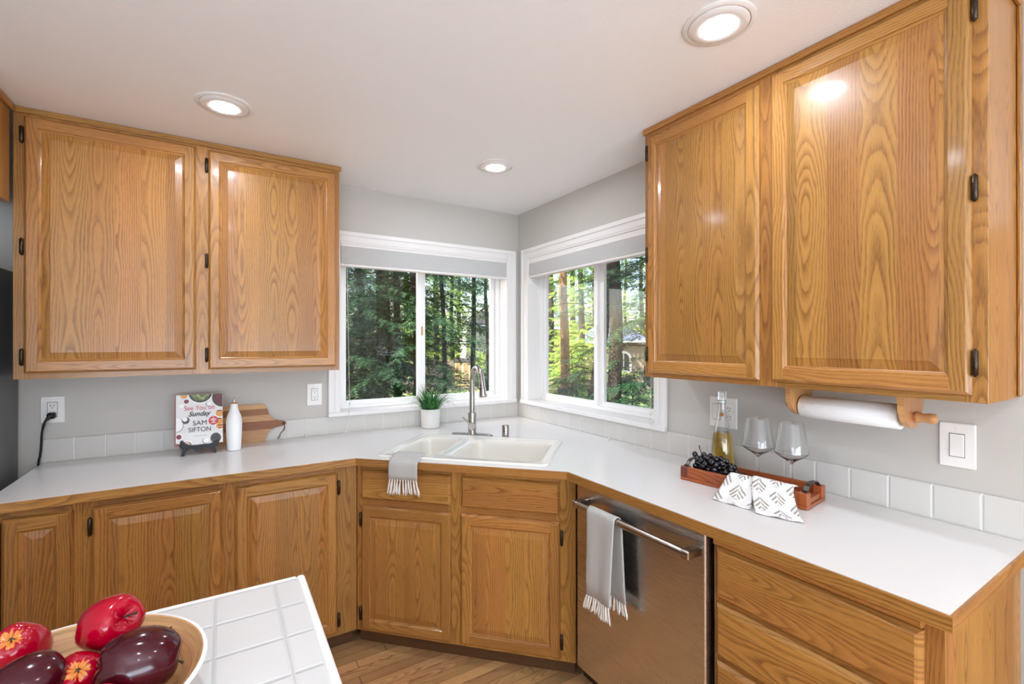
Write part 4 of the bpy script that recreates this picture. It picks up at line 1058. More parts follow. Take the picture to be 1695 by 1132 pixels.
def liquid(name, col):
    t = NT(name); t.set(Base_Color=col, Roughness=.02, IOR=1.34, Transmission_Weight=1.0); return t.m
M['wine'] = liquid('white_wine', srgb(255, 208, 84))
M['bottleglass'] = thinglass('bottle_glass', (.96, .97, .95, 1), 1.5)
M['label'] = plain('bottle_label', srgb(232, 230, 226), .5)
M['gold'] = plain('gold_seal', srgb(186, 128, 58), .4, .5)
wx, wy = -.066, -1.752
t = thing('wine_bottle', 'tall clear bottle of golden white wine standing behind the grapes', 'bottle')
pf = [(.001, .002), (.040, .002), (.0445, .006), (.0455, .03), (.0445, .06), (.042, .10), (.037, .145), (.030, .185), (.0225, .22), (.0175, .245), (.0150, .268), (.0142, .285), (.0142, .292)]
m = MB(); shell = [(r, CT + z) for r, z in pf] + [(.0165, CT + .293), (.0165, CT + .303), (.014, CT + .304), (.0112, CT + .303), (.0112, CT + .285)] + [(max(r - .0030, .001), CT + z + (.004 if i < 3 else 0)) for i, (r, z) in reversed(list(enumerate(pf[:-2])))]
m.lathe(shell, 40, c=(wx, wy, 0)); g = m.build('glass_body', M['clearglass'], t)
m = MB(); m.lathe([(.001, CT + .0055)] + [(r - .0028, CT + z + (.0035 if i < 2 else 0)) for i, (r, z) in enumerate(pf[1:7])] + [(.0306, CT + .168), (.001, CT + .168)], 40, c=(wx, wy, 0)); m.build('wine', M['wine'], t)
m = MB(); m.lathe([(.0145, CT + .2935), (.0172, CT + .294), (.0168, CT + .335), (.0172, CT + .341), (.016, CT + .345), (.001, CT + .3445)], 28, c=(wx, wy, 0)); m.build('stopper', M['clearglass'], t)
def wrap(mb, c, r0, r1, z0, z1, a0, a1, n=14):
    mb.grid([[(c[0] + (r0 + (r1 - r0) * i) * math.cos(a0 + (a1 - a0) * k / n), c[1] + (r0 + (r1 - r0) * i) * math.sin(a0 + (a1 - a0) * k / n), z0 + (z1 - z0) * i) for k in range(n + 1)] for i in (0, 1)])
va = math.atan2(CAM.y - wy, CAM.x - wx)
m = MB(); wrap(m, (wx, wy), .0462, .0456, CT + .012, CT + .058, va - .95, va + .45); lb = m.build('label', M['label'], t)
m = MB(); 
for zz, a, b in ((.0535, -.75, .2), (.0455, -.85, .3), (.043, -.85, .1)): wrap(m, (wx, wy), .0461, .0461, CT + zz, CT + zz + .0016, va + a, va + b)
m.build('print', M['slot'], lb)
m = MB(); cz = Vector((wx, wy, CT + .243)); cdr = Vector((math.cos(va - .15), math.sin(va - .15), .15)).normalized()
m.sphere(cz + cdr * .0155, .008, 14, 8); m.build('seal', M['gold'], t)

def wine_glass(x, y, label):
    t = thing('wine_glass', label, 'wine glass', (0, 0, 0), 'wine glasses on the tray'); z0 = TO.z + .0125
    out = [(.001, .0), (.036, .0), (.0375, .001), (.034, .0025), (.015, .006), (.0052, .012), (.0042, .03), (.0040, .09), (.0046, .108), (.0085, .116), (.020, .124), (.036, .134), (.0505, .145), (.0545, .151), (.0540, .158), (.0495, .19), (.0440, .225), (.0395, .256)]
    inn = [(.0388, .256), (.0432, .225), (.0487, .19), (.0531, .158), (.0536, .152), (.0498, .1465), (.0355, .136), (.0195, .127), (.006, .1215), (.001, .121)]
    c = (x, y, z0)
    m = MB(); m.lathe(out[:9] + [(.001, .1085)], 36, c=c); m.build('stem', M['clearglass'], t)
    m = MB(); m.lathe([(.001, .1087)] + [(.0046, .1087)] + out[9:] + inn, 40, c=c); m.build('bowl', M['clearglass'], t)
wine_glass(-.190, -1.984, 'clear wine glass on the tray, nearer to the wine bottle')
wine_glass(-.190, -2.106, 'clear wine glass on the tray, nearer to the metal handle at the right')

M['grape'] = plain('grape_skin', srgb(16, 13, 20), .18, Coat_Weight=.3)
M['stem'] = plain('grape_stem', srgb(78, 58, 34), .7)
t = thing('grape_bunch', 'bunch of black grapes lying in the left half of the tray', 'grapes')
rnd = random.Random(21); placed = []
def try_place(a, b, r):
    z = .0125 + r
    for (pa, pb, pz, pr2) in placed:
        d2_ = (a - pa) ** 2 + (b - pb) ** 2; rr = (r + pr2) * .93
        if d2_ < rr * rr: z = max(z, pz + math.sqrt(rr * rr - d2_))
    return z
target = lambda a: (.104 if a < .13 else .104 - .075 * (a - .13) / .12)
k = 0
while len(placed) < 96 and k < 20000:
    k += 1; a = rnd.uniform(.034, .25) ; b = rnd.uniform(.027, .115); r = rnd.uniform(.0098, .0118)
    z = try_place(a, b, r)
    if z > TH + .004: b -= rnd.uniform(0, .018); z = try_place(a, b, r)
    if z < target(a) - abs(b - .055) * .25 and (z > TH + r or b > .014 + r): placed.append((a, b, z, r))
pm = {}
for (a, b, z, r) in placed:
    p = tr(a, b, z); m = MB(); m.sphere((0, 0, 0), r, 14, 10, (1, 1, 1.06))
    o = m.build('grape', M['grape'], t); 
    for v in o.data.vertices: v.co += p
m = MB(); m.tube([tr(.05, .06, .06), tr(.058, .06, .105), tr(.050, .062, .122), tr(.046, .064, .136)], [.0018, .0018, .0020, .0028], 8)
m.tube([tr(.05, .06, .055), tr(.12, .065, .062), tr(.2, .06, .03)], .0015, 6); m.tube([tr(.14, .07, .05), tr(.15, .09, .075), tr(.165, .10, .082)], .0013, 6); m.build('stem', M['stem'], t)

# ------------------------------------------------------------------ napkins draped over the front of the tray
def napkinmat():
    t = NT('leaf_print_napkin'); uv = t.n('UVMap'); sp = t.n('SeparateXYZ'); t.l(uv.outputs[0], sp.inputs[0]); u, v = sp.outputs[0], sp.outputs[1]
    cu = t.math('DIVIDE', u, .056); row = t.math('FLOOR', cu)
    cv = t.math('ADD', t.math('DIVIDE', v, .100), t.math('MULTIPLY', t.math('FLOORED_MODULO', row, 2.0), .5))
    x = t.math('ABSOLUTE', t.math('SUBTRACT', t.math('FRACT', cu), .5)); y = t.math('FRACT', cv)
    n = t.noise(t.comb(t.math('MULTIPLY', u, 60.0), t.math('MULTIPLY', v, 60.0)), 1.0, 2)
    ph = t.math('SUBTRACT', t.math('MULTIPLY', y, 26.0), t.math('MULTIPLY', t.math('POWER', t.math('ADD', x, .02), .8), 22.0))
    st = t.math('GREATER_THAN', t.math('SINE', t.math('ADD', ph, t.math('MULTIPLY', n, 1.4))), .05)
    w = t.math('MULTIPLY', t.math('SINE', t.math('MULTIPLY', t.math('MINIMUM', t.math('MULTIPLY', y, 1.12), 1.0), PI)), .46)
    env = t.math('LESS_THAN', t.math('ADD', x, t.math('MULTIPLY', n, .05)), w)
    gap = t.math('GREATER_THAN', x, .018)
    f = t.math('MULTIPLY', t.math('MULTIPLY', st, env), gap)
    c = t.mix(t.math('MULTIPLY', f, .95), srgb(228, 226, 223), srgb(150, 140, 126))
    t.set(Base_Color=c, Roughness=.9); return t.m
M['napkin'] = napkinmat()
def napkin(label, top0, top1, mid0, mid1, bot0, bot1, seed):
    """corner points left/right: inside the tray top, over the wall, at the counter"""
    t = thing('napkin', label, 'napkin', (0, 0, 0), 'leaf print napkins')
    T0, T1, M0, M1, B0, B1 = map(Vector, (top0, top1, mid0, mid1, bot0, bot1)); n = 14
    def path(a, b, c, dz):
        e = a + Vector((0, 0, 0))
        over = a.lerp(b, .0)
        return smooth_path([a, a.lerp(b, .6) + Vector((0, 0, .006)), b, b.lerp(c, .33) + Vector((-.006, 0, -.008)), b.lerp(c, .72) + Vector((-.004, 0, -.010)), c], 4)
    LP = path(T0, M0, B0, 0); RP = path(T1, M1, B1, 0)
    L = [0]
    for a, b in zip(LP, LP[1:]): L.append(L[-1] + (b - a).length)
    for k, (off, nm) in enumerate(((.0022, 'upper_fold'), (-.0002, 'lower_fold'))):
        m = MB(); rows = []; rows2 = []
        for i, (a, b) in enumerate(zip(LP, RP)):
            r = [a.lerp(b, j / n) + Vector((0, 0, .002 * math.sin(j * .9 + seed) * min(1, i / 8))) for j in range(n + 1)]
            if k == 1: r = [p + Vector((-.004 if i > 8 else 0, -.003, 0)) for p in r]
            rows.append([tuple(p + Vector((-.0012, 0, off + .0016))) for p in r]); rows2.append([tuple(p + Vector((-.0012, 0, off))) for p in r])
        wd = (M1 - M0).length; uvs = lambda i, j: (j / n * wd + seed * .31, L[min(i, len(L) - 1)] + .02)
        m.grid(rows, uvs=uvs); m.grid(rows2, uvs=uvs)
        for q in (0, -1): m.grid([rows[q], rows2[q]], smooth=False); m.grid([[r[q] for r in rows], [r[q] for r in rows2]], smooth=False)
        m.build(nm, M['napkin'], t, merge=True)
zt = TO.z + TH + .0035; zb = CT + .0035
napkin('white leaf-print napkin over the tray edge, partly tucked under the other napkin', (-.262, -1.945, zt), (-.250, -2.030, zt), (-.308, -1.940, zt + .001), (-.296, -2.035, zt + .001), (-.436, -1.962, zb), (-.424, -2.098, zb), 1)
napkin('white leaf-print napkin over the tray edge, the one nearer to the metal handle', (-.250, -2.022, zt + .006), (-.236, -2.150, zt + .003), (-.297, -2.025, zt + .006), (-.280, -2.158, zt + .003), (-.440, -2.122, zb + .001), (-.398, -2.248, zb + .001), 2)

# ------------------------------------------------------------------ paper towel holder under the right wall cabinet
t = thing('paper_towel_holder', 'wooden paper towel holder screwed under the right wall cabinet', 'towel holder')
ZC, XC = 1.247, -.152
for (y, nm) in ((-2.105, 0), (-2.425, 1)):
    m = MB(); P = [(-.232, 1.3325), (-.228, 1.300), (-.225, 1.265), (-.205, 1.235), (-.178, 1.218), (-.152, 1.212), (-.125, 1.218), (-.098, 1.235), (-.080, 1.265), (-.074, 1.300), (-.070, 1.3325)]
    m.prism([(z, x) for x, z in P], y, y - .016, axis=1); m.build('bracket', M['pine'], t)
m = MB(); m.tube([(XC, -2.070, ZC), (XC, -2.072, ZC), (XC, -2.085, ZC), (XC, -2.092, ZC), (XC, -2.44, ZC), (XC, -2.447, ZC), (XC, -2.452, ZC), (XC, -2.462, ZC), (XC, -2.480, ZC), (XC, -2.490, ZC), (XC, -2.494, ZC), (XC, -2.496, ZC)],
       [.004, .011, .013, .011, .011, .0165, .0165, .0125, .0155, .0145, .010, .003], 20); m.build('dowel', M['pine'], t)
m = MB(); m.box(-.235, -2.445, 1.3328, -.068, -2.100, 1.3445) if 0 else None
M['papertowel'] = plain('paper_towel', srgb(238, 237, 236), .9, bump=(160, .5, .002))
o = None
m = MB(); rr = .0385; prof_ = [(.0135, -2.411), (rr - .002, -2.411), (rr, -2.409), (rr, -2.128), (rr - .002, -2.126), (.0135, -2.126), (.0135, -2.411)]
rows = []
for r, y in prof_: rows.append([(XC + r * math.cos(2 * PI * k / 40), y, ZC - .004 + r * math.sin(2 * PI * k / 40)) for k in range(40)])
m.grid(rows, closed_u=True, smooth=True); o = m.build('paper_towel_roll', M['papertowel'])
tag(o, 'white paper towel roll on the wooden holder under the right wall cabinet', 'paper towels')

# ------------------------------------------------------------------ bowl of apples on the island
BX, BY = -2.115, -2.118
t = thing('fruit_bowl', 'wide wooden bowl, white outside, full of apples on the tiled island', 'bowl')
M['bowlwhite'] = plain('bowl_lacquer', srgb(232, 231, 229), .3)
m = MB(); m.lathe([(.06, CT + .001), (.075, CT + .001), (.08, CT + .004), (.125, CT + .030), (.160, CT + .055), (.1815, CT + .0785), (.1835, CT + .081), (.1825, CT + .083), (.1775, CT + .0832)], 64, c=(BX, BY, 0)); m.build('outer_shell', M['bowlwhite'], t)
m = MB(); pr3 = [(.1775, CT + .0832), (.174, CT + .0805), (.156, CT + .060), (.120, CT + .036), (.075, CT + .014), (.002, CT + .010)]
rows = [[(BX + r * math.cos(2 * PI * k / 64), BY + r * math.sin(2 * PI * k / 64), h) for k in range(64)] for r, h in pr3]
m.grid(rows, closed_u=True, uvs=lambda i, j: (pr3[min(i, len(pr3) - 1)][0] * 1.3 + pr3[min(i, len(pr3) - 1)][1], j / 64 * .9)); m.build('wooden_lining', M['bamboo'], t)
def applemat(name, c1, c2, seam):
    t = NT(name); uv = t.n('UVMap'); sp = t.n('SeparateXYZ'); t.l(uv.outputs[0], sp.inputs[0]); a, h = sp.outputs[0], sp.outputs[1]
    n = t.noise(t.comb(t.math('MULTIPLY', a, 40.0), t.math('MULTIPLY', h, 4.0)), 1.0, 3)
    c = t.mix(n, c1, c2)
    n2 = t.noise(t.comb(t.math('MULTIPLY', a, 20.0), t.math('MULTIPLY', h, 6.0)), 1.0, 4, .6)
    y = t.math('GREATER_THAN', t.math('ADD', h, t.math('MULTIPLY', t.math('SUBTRACT', n2, .5), .34)), seam)
    c = t.mix(t.math('MULTIPLY', y, .85), c, t.mix(n, srgb(232, 176, 84), srgb(206, 96, 44)))
    t.set(Base_Color=c, Roughness=.14, Coat_Weight=.1, Coat_Roughness=.06, Specular_IOR_Level=.4); return t.m
M['apple_red'] = applemat('apple_bright_red', srgb(178, 0, 38), srgb(146, 0, 26), .90)
M['apple_dark'] = applemat('apple_dark_red', srgb(74, 8, 22), srgb(46, 4, 14), 1.3)
M['apple_stem'] = plain('apple_stem', srgb(60, 44, 26), .7)
def apple(label, c, axis, R, kind, spin=0.0):
    """axis points from the blossom end to the stem end"""
    t = thing('apple', label, 'apple', (0, 0, 0), 'apples in the bowl')
    ax = Vector(axis).normalized(); q = Vector((0, 0, 1)).rotation_difference(ax).to_matrix().to_4x4()
    Mx = Matrix.Translation(c) @ q @ Matrix.Rotation(spin, 4, 'Z')
    m = MB(); rows = []; nv, nu = 22, 30; hs = []
    for i in range(nv + 1):
        s = i / nv; th = PI * s                                    # 0 = stem end
        r = math.sin(th) ** .82 * (1.0 - .18 * s - .06 * math.cos(th) * 0)
        z = math.cos(th) * 1.06
        if s < .16: z -= .34 * (1 - s / .16) ** 1.4
        if s > .84: z += .20 * ((s - .84) / .16) ** 1.3
        row = []
        for k in range(nu):
            a = 2 * PI * k / nu; lob = 1 + .045 * math.cos(5 * a + .6) * (s ** 1.5) + .03 * math.cos(5 * a) * (1 - s) ** 3
            zz = z + (-.07 * math.cos(5 * a + .6) * s ** 4 if s > .5 else .04 * math.cos(4 * a) * (1 - s) ** 3)
            row.append((R * max(r, .012) * lob * math.cos(a), R * max(r, .012) * lob * math.sin(a), R * zz))
        rows.append(row); hs.append(s)
    m.grid(rows, closed_u=True, uvs=lambda i, j: (j / nu, i / nv))
    m.face(rows[0][::-1], [(0, 0)] * nu, 0, True); m.face(rows[-1], [(0, 1)] * nu, 0, True)
    m.build('skin', M['apple_red'] if kind == 'r' else M['apple_dark'], t, Mx)
    m = MB(); m.tube([(0, 0, R * .55), (R * .05, 0, R * .85), (R * .16, 0, R * 1.1), (R * .2, 0, R * 1.16)], [R * .035, R * .03, R * .035, R * .05], 8); m.build('stem', M['apple_stem'], t, Mx)
    if kind == 'r':
        m = MB(); m.sphere((0, 0, -R * .86), R * .09, 8, 6); m.build('calyx', M['apple_stem'], t, Mx)
Rr, Fw = rt0, Vector((fw.x, fw.y, 0)).normalized()
def dirv(r, u, f): return Rr * r + Vector((0, 0, u)) - Fw * f                 # right, up, towards the viewer
apple('bright red apple lying on top of the pile with its stem end to the right', (-2.062, -2.040, 1.032), dirv(.80, .42, .25), .0435, 'r', .4)
apple('dark red apple nearest the bare tiles, its stem pointing at the bowl rim', (-2.014, -2.140, 1.013), dirv(.66, -.22, -.50), .048, 'd', .2)
apple('bright red apple with a yellow blossom end at the outer left of the bowl', (-2.176, -1.998, 1.004), dirv(-.30, -.80, -.50), .042, 'r', .9)
apple('small bright red apple with a yellow blossom end between the two dark apples', (-2.090, -2.098, .990), dirv(-.50, -.72, -.45), .038, 'r', 0)
apple('dark red apple in the lower corner of the picture, left of the small bright apple', (-2.137, -2.122, 1.014), dirv(.45, .05, -.80), .041, 'd', 1.3)
apple('red apple mostly cut off by the lower picture edge, below the dark apple', (-2.050, -2.205, .985), dirv(-.2, .9, .2), .040, 'r', .5)
apple('red apple almost hidden under the bright red and the dark red apple', (-2.006, -2.062, .972), dirv(.3, .6, -.4), .036, 'r', 2.0)
# ================================================================== the garden outside the windows
GZ = -1.0
def gnd(x, y): 
    return GZ + .18 * math.sin(x * .35 + 1) * math.sin(y * .3) 
def view_at(px, dist):
    r = fw * F_PX + rt * (px - 847.5); r = Vector((r.x, r.y, 0)).normalized(); return CAM.x + r.x * dist, CAM.y + r.y * dist
def groundmat():
    t = NT('forest_floor'); tc = t.n('TexCoord'); n = t.noise(tc.outputs['Object'], 9.0, 6, .7); n2 = t.noise(tc.outputs['Object'], .22, 2, .5); n3 = t.noise(tc.outputs['Object'], 40, 3, .7)
    duff = t.ramp(n, (.3, srgb(60, 48, 38)), (.55, srgb(112, 94, 76)), (.75, srgb(160, 142, 118)))
    grass = t.ramp(n3, (.3, srgb(80, 110, 50)), (.7, srgb(170, 188, 110)))
    geo = t.n('NewGeometry'); m_ = None
    for (px, d, r) in ((755, 19.0, 4.6), (1066, 19.0, 4.5), (640, 40, 6)):
        x, y = view_at(px, d); vm = t.n('VectorMath', operation='DISTANCE'); t.l(geo.outputs['Position'], vm.inputs[0]); vm.inputs[1].default_value = (x, y, GZ)
        q = t.math('LESS_THAN', t.math('ADD', vm.outputs['Value'], t.math('MULTIPLY', n2, 3.0)), r + 1.5)
        m_ = q if m_ is None else t.math('MAXIMUM', m_, q)
    t.set(Base_Color=t.mix(m_, duff, grass), Roughness=.95); t.bump(n, .6, .05); return t.m
m = MB(); N = 40; gx0, gx1, gy0, gy1 = .3, 70.0, -8.0, 80.0
X_ = [-40 + 110 * i / N for i in range(N + 1)]; Y_ = [.3 + 80 * j / N for j in range(N + 1)]
m.grid([[(x, y, gnd(x, y)) for x in X_] for y in Y_])
X2 = [.3 + 70 * i / N for i in range(N + 1)]; Y2 = [-20 + 20.3 * j / 12 for j in range(13)]
m.grid([[(x, y, gnd(x, y)) for x in X2] for y in Y2])
struct('ground_garden', m, groundmat())

def barkmat(name, c1, c2):
    t = NT(name); tc = t.n('TexCoord'); mp = t.n('Mapping'); mp.inputs['Scale'].default_value = (9, 9, 1.6); t.l(tc.outputs['Object'], mp.inputs[0])
    n = t.noise(mp.outputs[0], 3.0, 5, .65); t.set(Base_Color=t.ramp(n, (.3, c1), (.7, c2)), Roughness=.95); t.bump(n, .9, .03); return t.m
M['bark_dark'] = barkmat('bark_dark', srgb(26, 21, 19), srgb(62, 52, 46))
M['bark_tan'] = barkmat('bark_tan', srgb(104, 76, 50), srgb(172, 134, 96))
M['needle_dark'] = leafmat('needles_dark', srgb(22, 52, 32), srgb(50, 88, 52), .3, .6)  # green lowered: the deep shade of the near hemlocks is put into the colour
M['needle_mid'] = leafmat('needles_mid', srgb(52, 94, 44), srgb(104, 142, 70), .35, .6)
M['needle_light'] = leafmat('needles_light', srgb(104, 142, 52), srgb(186, 204, 96), .45, .6)  # paler green: the sunlit look of far trees and shrubs, as colour

def foliage_mesh(name, seed, h0, h1, nb, rmax, droop, mat, twigs=26, sprig=.24, taper=.75, wid=.05):
    """drooping conifer boughs: every bough carries side twigs of needle sprays"""
    r = np.random.RandomState(seed); V = []; F = []
    for b in range(nb):
        f = (b + r.rand()) / nb; z = h0 + (h1 - h0) * f; az = r.rand() * 2 * PI
        L = rmax * (1 - taper * f) * r.uniform(.6, 1.1); n = max(6, int(twigs * L / rmax))
        d = np.array([math.cos(az), math.sin(az), 0]); s = np.array([-d[1], d[0], 0])
        rise = r.uniform(-.05, .25)
        for k in range(n):
            t = .12 + .88 * (k + r.rand()) / n
            p = d * L * t + np.array([0, 0, z + rise * L * t - droop * L * t * t])
            for sg in (-1, 1):
                l = sprig * (1.25 - t * .6) * r.uniform(.6, 1.3) * (L / rmax * .6 + .4); w = wid * r.uniform(.5, 1.0)
                dr = d * r.uniform(.4, 1.0) + s * sg * r.uniform(.4, 1.0) + np.array([0, 0, r.uniform(-.75, -.05)]); dr /= np.linalg.norm(dr)
                nn = np.cross(dr, np.array([0, 0, 1.0])); nn /= max(np.linalg.norm(nn), 1e-6); nn = nn + np.array([0, 0, r.uniform(-.5, .5)])
                base = len(V); m_ = 4
                for q in range(m_):                     # feathered spray: paired leaflets along the twig
                    c = p + dr * l * (q + .2) / m_; e = p + dr * l * (q + 1.3) / m_; ww = w * (1 - .5 * q / m_)
                    for s2 in (-1, 1):
                        i0 = len(V); V += [c, e + nn * ww * s2 * 1.15, c + dr * l * .16]; F.append((i0, i0 + 1, i0 + 2))
    me = bpy.data.meshes.new(name); V = np.array(V, dtype=np.float32)
    me.from_pydata(V.tolist(), [], F); me.materials.append(mat); me.update(); return me
def bough_mesh(name, seed, h0, h1, nb, rmax, droop, mat, taper=.75, rad=.014):
    m = MB(); r = np.random.RandomState(seed)
    for b in range(nb):
        f = (b + r.rand()) / nb; z = h0 + (h1 - h0) * f; az = r.rand() * 2 * PI; L = rmax * (1 - taper * f) * r.uniform(.6, 1.1)
        rise = r.uniform(-.05, .25); pts = []
        for k in range(6):
            t = k / 5; pts.append((math.cos(az) * L * t, math.sin(az) * L * t, z + rise * L * t - droop * L * t * t))
        m.tube(pts, [rad * (1 - .8 * k / 5) for k in range(6)], 5, caps=False)
    return m
FO = {}
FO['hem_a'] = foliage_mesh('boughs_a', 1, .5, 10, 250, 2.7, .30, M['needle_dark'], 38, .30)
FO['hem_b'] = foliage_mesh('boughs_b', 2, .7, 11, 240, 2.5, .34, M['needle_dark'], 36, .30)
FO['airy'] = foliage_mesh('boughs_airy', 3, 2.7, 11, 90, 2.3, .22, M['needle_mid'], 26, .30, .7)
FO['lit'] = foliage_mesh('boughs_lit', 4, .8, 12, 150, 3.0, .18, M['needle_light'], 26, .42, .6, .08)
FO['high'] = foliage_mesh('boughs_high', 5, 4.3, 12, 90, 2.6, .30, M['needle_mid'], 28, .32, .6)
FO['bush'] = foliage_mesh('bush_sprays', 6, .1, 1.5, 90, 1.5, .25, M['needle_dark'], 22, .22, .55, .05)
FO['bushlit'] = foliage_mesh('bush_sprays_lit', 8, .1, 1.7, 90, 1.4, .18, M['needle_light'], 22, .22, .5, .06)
used_l = {}
def tree(name, label, cat, xy, dist, r0, bark, kind, rot=0.0, h=11.5, lean=(0, 0), sc_=1.0, group=None, boughs=True):
    x, y = xy; z = gnd(x, y)
    t = thing(name, label, cat, (x, y, z - .05), group); t.scale = (sc_,) * 3; t.rotation_euler = (0, 0, rot)
    m = MB(); pts = []; rr = []
    for k in range(9):
        f = k / 8; pts.append((lean[0] * f + .05 * math.sin(k * 1.3 + rot), lean[1] * f + .05 * math.cos(k * 1.7 + rot), h * f)); rr.append(r0 * (1.25 if k == 0 else 1 - .62 * f))
    m.tube(pts, rr, 14); 
    if boughs:
        for p in range(7):
            a = p * 2.4 + rot; zz = 1.3 + p * .55; L = .9 + .3 * (p % 3)
            m.tube([(0, 0, zz), (math.cos(a) * L * .5, math.sin(a) * L * .5, zz + .02), (math.cos(a) * L, math.sin(a) * L, zz - .12)], [.018, .012, .005], 5, caps=False)
    m.build('trunk', bark, t)
    if kind:
        fo = bpy.data.objects.new('foliage', FO[kind]); C.objects.link(fo); fo.parent = t; fo.rotation_euler = (0, 0, rot * 1.7)
    return t
# seen through the left sash: dark hemlocks close to the house
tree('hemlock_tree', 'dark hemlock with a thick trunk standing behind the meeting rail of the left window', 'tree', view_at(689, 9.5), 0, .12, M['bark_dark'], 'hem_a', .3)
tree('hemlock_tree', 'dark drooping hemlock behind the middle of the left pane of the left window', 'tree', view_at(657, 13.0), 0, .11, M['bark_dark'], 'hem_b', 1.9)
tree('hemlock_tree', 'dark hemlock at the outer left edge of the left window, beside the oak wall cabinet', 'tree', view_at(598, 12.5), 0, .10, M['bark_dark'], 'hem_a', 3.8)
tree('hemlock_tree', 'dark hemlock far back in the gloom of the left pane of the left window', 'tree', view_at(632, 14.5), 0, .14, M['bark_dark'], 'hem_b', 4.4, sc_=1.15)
for i, (px, d) in enumerate(((560, 9.0), (520, 12.0), (470, 10.5), (420, 14.0))):  # unseen trees added to throw shade on the hemlocks in view
    tree('hemlock_tree', 'added dark hemlock left of the left window, hidden, shading the hemlocks in view', 'tree', view_at(px, d), 0, .12, M['bark_dark'], 'hem_a' if i % 2 else 'hem_b', 1.1 * i + .4, group='added shade hemlocks left of the window')
# through the right sash: thin bare trunks
tree('slender_tree', 'slender dark trunk with bare twigs just right of the left window\'s meeting rail', 'tree', view_at(733, 11.5), 0, .062, M['bark_dark'], 'airy', .6)
tree('slender_tree', 'slender brown trunk rising right behind the faucet neck', 'tree', view_at(777, 13.0), 0, .075, M['bark_dark'], 'airy', 2.5, lean=(-.35, 0))
tree('slender_tree', 'thin grey trunk to the right of the faucet spray head', 'tree', view_at(806, 17.0), 0, .08, M['bark_dark'], 'high', 4.0)
# through the right window
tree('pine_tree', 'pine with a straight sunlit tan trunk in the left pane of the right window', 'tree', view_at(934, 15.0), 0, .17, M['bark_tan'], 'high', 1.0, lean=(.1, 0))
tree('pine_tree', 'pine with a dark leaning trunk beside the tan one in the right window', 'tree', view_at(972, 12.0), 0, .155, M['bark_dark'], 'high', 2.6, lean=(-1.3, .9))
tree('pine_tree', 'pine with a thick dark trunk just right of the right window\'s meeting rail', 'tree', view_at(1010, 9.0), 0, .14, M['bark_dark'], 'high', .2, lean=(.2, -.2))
tree('fir_tree', 'blue green fir whose boughs reach into the right pane beside the oak wall cabinet', 'tree', view_at(1085, 9.0), 0, .10, M['bark_dark'], 'hem_b', 5.1)
tree('pine_tree', 'added tall pine hidden behind the corner post, shading a trunk in the right window', 'tree', view_at(863, 7.5), 0, .10, M['bark_dark'], 'high', 3.3, boughs=False)  # added out of view to shade the thick dark trunk
# sunlit trees of the background
rnd = random.Random(4)
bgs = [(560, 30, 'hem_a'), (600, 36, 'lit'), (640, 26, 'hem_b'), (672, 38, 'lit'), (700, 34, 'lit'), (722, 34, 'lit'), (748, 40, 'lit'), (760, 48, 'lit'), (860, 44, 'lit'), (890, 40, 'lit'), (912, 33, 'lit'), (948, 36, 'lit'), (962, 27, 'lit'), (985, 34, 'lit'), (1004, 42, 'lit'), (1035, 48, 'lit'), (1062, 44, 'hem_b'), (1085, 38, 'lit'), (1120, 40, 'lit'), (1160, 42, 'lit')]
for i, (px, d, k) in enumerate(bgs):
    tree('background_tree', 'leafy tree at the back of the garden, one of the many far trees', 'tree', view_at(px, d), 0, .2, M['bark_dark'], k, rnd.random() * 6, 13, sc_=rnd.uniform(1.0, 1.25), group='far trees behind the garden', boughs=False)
def bush(label, px, d, kind, sc_, rot, name='shrub'):
    x, y = view_at(px, d); t = thing(name, label, 'shrub', (x, y, gnd(x, y) - .03)); t.scale = (sc_,) * 3; t.rotation_euler = (0, 0, rot)
    m = MB(); m.tube([(0, 0, 0), (.03, 0, .7), (.02, .04, 1.3)], [.04, .03, .01], 8); m.build('stem', M['bark_dark'], t)
    fo = bpy.data.objects.new('foliage', FO[kind]); C.objects.link(fo); fo.parent = t
bush('dark green shrub at the foot of the tan trunk in the right window', 925, 13.0, 'bush', 1.0, .4)
bush('dark green shrub between the two trunks of the right window\'s left pane', 955, 16.0, 'bush', 1.05, 2.0)
bush('bright yellow green shrub behind the trunks in the right window\'s left pane', 948, 22.0, 'bushlit', 1.5, 1.0)
bush('dark green shrub in front of the grey house in the right window', 1048, 14.0, 'bush', 1.1, 3.0)
bush('dark green shrub low behind the potted grass and the left window', 670, 13.0, 'bush', .62, 4.0)
bush('green shrub in front of the plank fence, right of the faucet', 808, 19.0, 'bush', .95, 5.0)
bush('bright yellow green shrub beside the wooden garden shed', 790, 27.5, 'bushlit', 1.2, 5.6)

# garden shed with yellow framed doors
M['shedwood'] = oak('shed_board', srgb(150, 122, 88), srgb(118, 92, 62), srgb(80, 60, 40), coat=0, rough=.8)
M['shedtrim'] = plain('shed_trim', srgb(222, 196, 128), .7)
sx, sy = view_at(766, 26.0); t = thing('garden_shed', 'small wooden garden shed with pale yellow door frames left of the faucet neck', 'shed', (sx, sy, gnd(sx, sy)))
t.rotation_euler = (0, 0, -YAW * .95)
m = MB(); m.box(-.44, .0, 0, .44, .8, 1.35); m.build('walls', M['shedwood'], t)
for a in (-.42, .005):
    m = MB(); 
    for (x0, z0, x1, z1) in ((0, .05, .06, 1.32), (.355, .05, .415, 1.32), (.06, .05, .355, .11), (.06, 1.26, .355, 1.32), (.06, .66, .355, .72)): m.box(a + x0, -.03, z0, a + x1, .0, z1)
    d = m.build('door', M['shedtrim'], t); m = MB(); m.box(a + .06, -.012, .11, a + .355, -.002, 1.26); m.build('panel', M['shedwood'], d)
m = MB(); m.prism([(-.08, 1.35), (.88, 1.35), (.40, 1.58)], -.52, .52, axis=0); m.build('roof', M['bark_dark'], t)
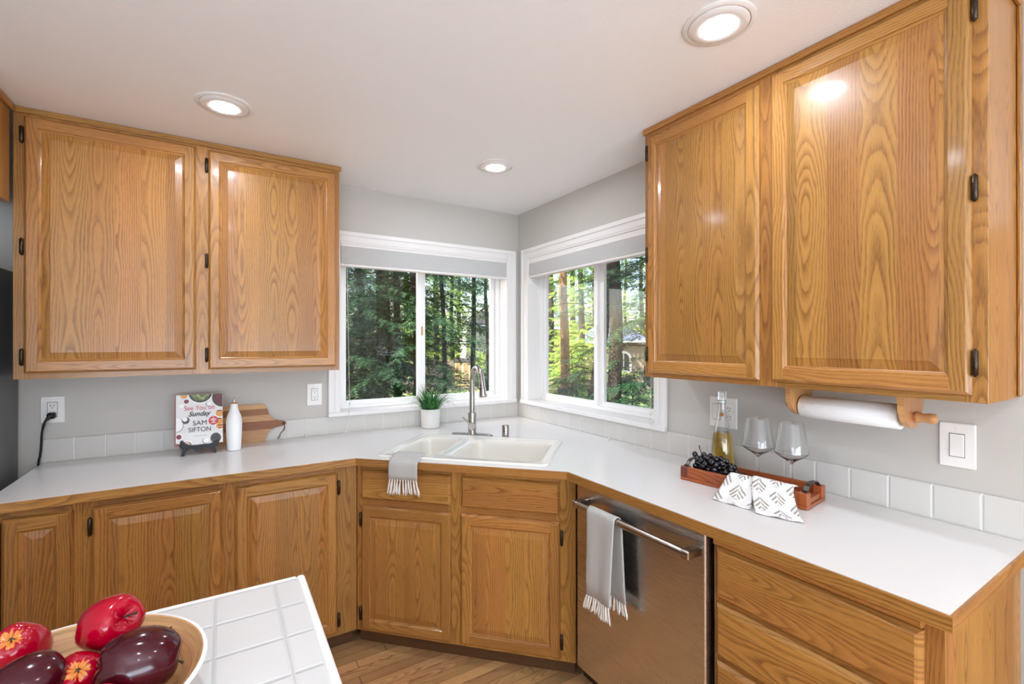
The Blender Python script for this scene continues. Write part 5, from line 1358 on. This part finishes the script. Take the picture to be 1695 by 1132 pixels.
# plank fence
ax_, ay_ = view_at(700, 30.0); bx_, by_ = view_at(838, 30.5)
t = thing('plank_fence', 'weathered grey plank fence across the back of the garden in the left window', 'fence', (0, 0, 0))
M['fencewood'] = plain('fence_wood', srgb(124, 110, 98), .9, bump=(8, .5, .02))
m = MB(); n = 46
for k in range(n):
    f0, f1 = k / n, (k + .93) / n; p = Vector((ax_, ay_, 0)).lerp(Vector((bx_, by_, 0)), f0); q = Vector((ax_, ay_, 0)).lerp(Vector((bx_, by_, 0)), f1)
    nrm = Vector((-(by_ - ay_), bx_ - ax_, 0)).normalized() * .025; z0 = gnd(p.x, p.y) - .1; z1 = z0 + 1.55 + .02 * (k % 3)
    P = [p - nrm, q - nrm, q + nrm, p + nrm]
    m.face([(v.x, v.y, z1) for v in P])
    for i in range(4): a, b = P[i], P[(i + 1) % 4]; m.face([(a.x, a.y, z0), (b.x, b.y, z0), (b.x, b.y, z1), (a.x, a.y, z1)])
m.build('planks', M['fencewood'], t)
# the neighbours' houses
def house(label, px, d, W_, D_, H_, rot, wallc, roofc, window):
    x, y = view_at(px, d); t = thing('house', label, 'house', (x, y, gnd(x, y) - .2)); t.rotation_euler = (0, 0, rot)
    wm = plain('siding_%d' % px, wallc, .8); rm = plain('roof_shingle_%d' % px, roofc, .9, bump=(5, .5, .03))
    m = MB(); m.box(-W_ / 2, 0, 0, W_ / 2, D_, H_); m.build('walls', wm, t)
    m = MB(); o_ = .45; a = [(-W_ / 2 - o_, -o_, H_), (W_ / 2 + o_, -o_, H_), (W_ / 2 + o_, D_ + o_, H_), (-W_ / 2 - o_, D_ + o_, H_)]
    r0, r1 = (-W_ / 2 + D_ * .45, D_ / 2, H_ + D_ * .34), (W_ / 2 - D_ * .45, D_ / 2, H_ + D_ * .34)
    m.face([a[0], a[1], r1, r0]); m.face([a[1], a[2], r1]); m.face([a[2], a[3], r0, r1]); m.face([a[3], a[0], r0]); m.face(a[::-1]); m.build('roof', rm, t)
    m = MB(); m.box(-W_ / 2 - o_, -o_ - .03, H_ - .16, W_ / 2 + o_, -o_ + .03, H_ + .02); m.build('gutter', M['white'], t)
    if window is not None:
        f = MB(); cx, cz, w, h = window
        for s in (-1, 1): f.box(cx + s * w - .07, -.06, cz - h, cx + s * w + .07, -.003, cz)
        f.box(cx - w, -.06, cz - h - .07, cx + w, -.003, cz - h + .07); f.box(cx - .03, -.05, cz - h, cx + .03, -.004, cz + w)
        for k in range(10):
            a0, a1 = PI * k / 10, PI * (k + 1) / 10; P = [(cx + (w + s) * math.cos(a), cz + (w + s) * math.sin(a)) for s, a in ((-.07, a0), (.07, a0), (.07, a1), (-.07, a1))]
            f.prism([(z, x) for x, z in P], -.06, -.003, axis=1)
        wf = f.build('arched_window', M['white'], t); g = MB(); g.box(cx - w, -.03, cz - h, cx + w, -.005, cz)
        g.face([(cx + w * math.cos(PI * k / 12), -.02, cz + w * math.sin(PI * k / 12)) for k in range(13)]); g.build('glazing', M['slot'], wf)
house('grey brown house with a hip roof and an arched window beyond the right window', 1012, 30, 4.0, 5.0, 2.85, -math.radians(38), srgb(140, 124, 104), srgb(96, 108, 128), (.75, 1.75, .42, .8))
house('sunlit white house behind the plank fence to the right of the faucet', 818, 42, 5.0, 6.0, 4.3, -math.radians(20), srgb(244, 242, 236), srgb(110, 104, 98), None)
house('house with a blue grey roof half hidden behind the tan trunk, right window', 905, 38, 9, 7.0, 3.6, -math.radians(30), srgb(120, 108, 92), srgb(126, 140, 160), None)
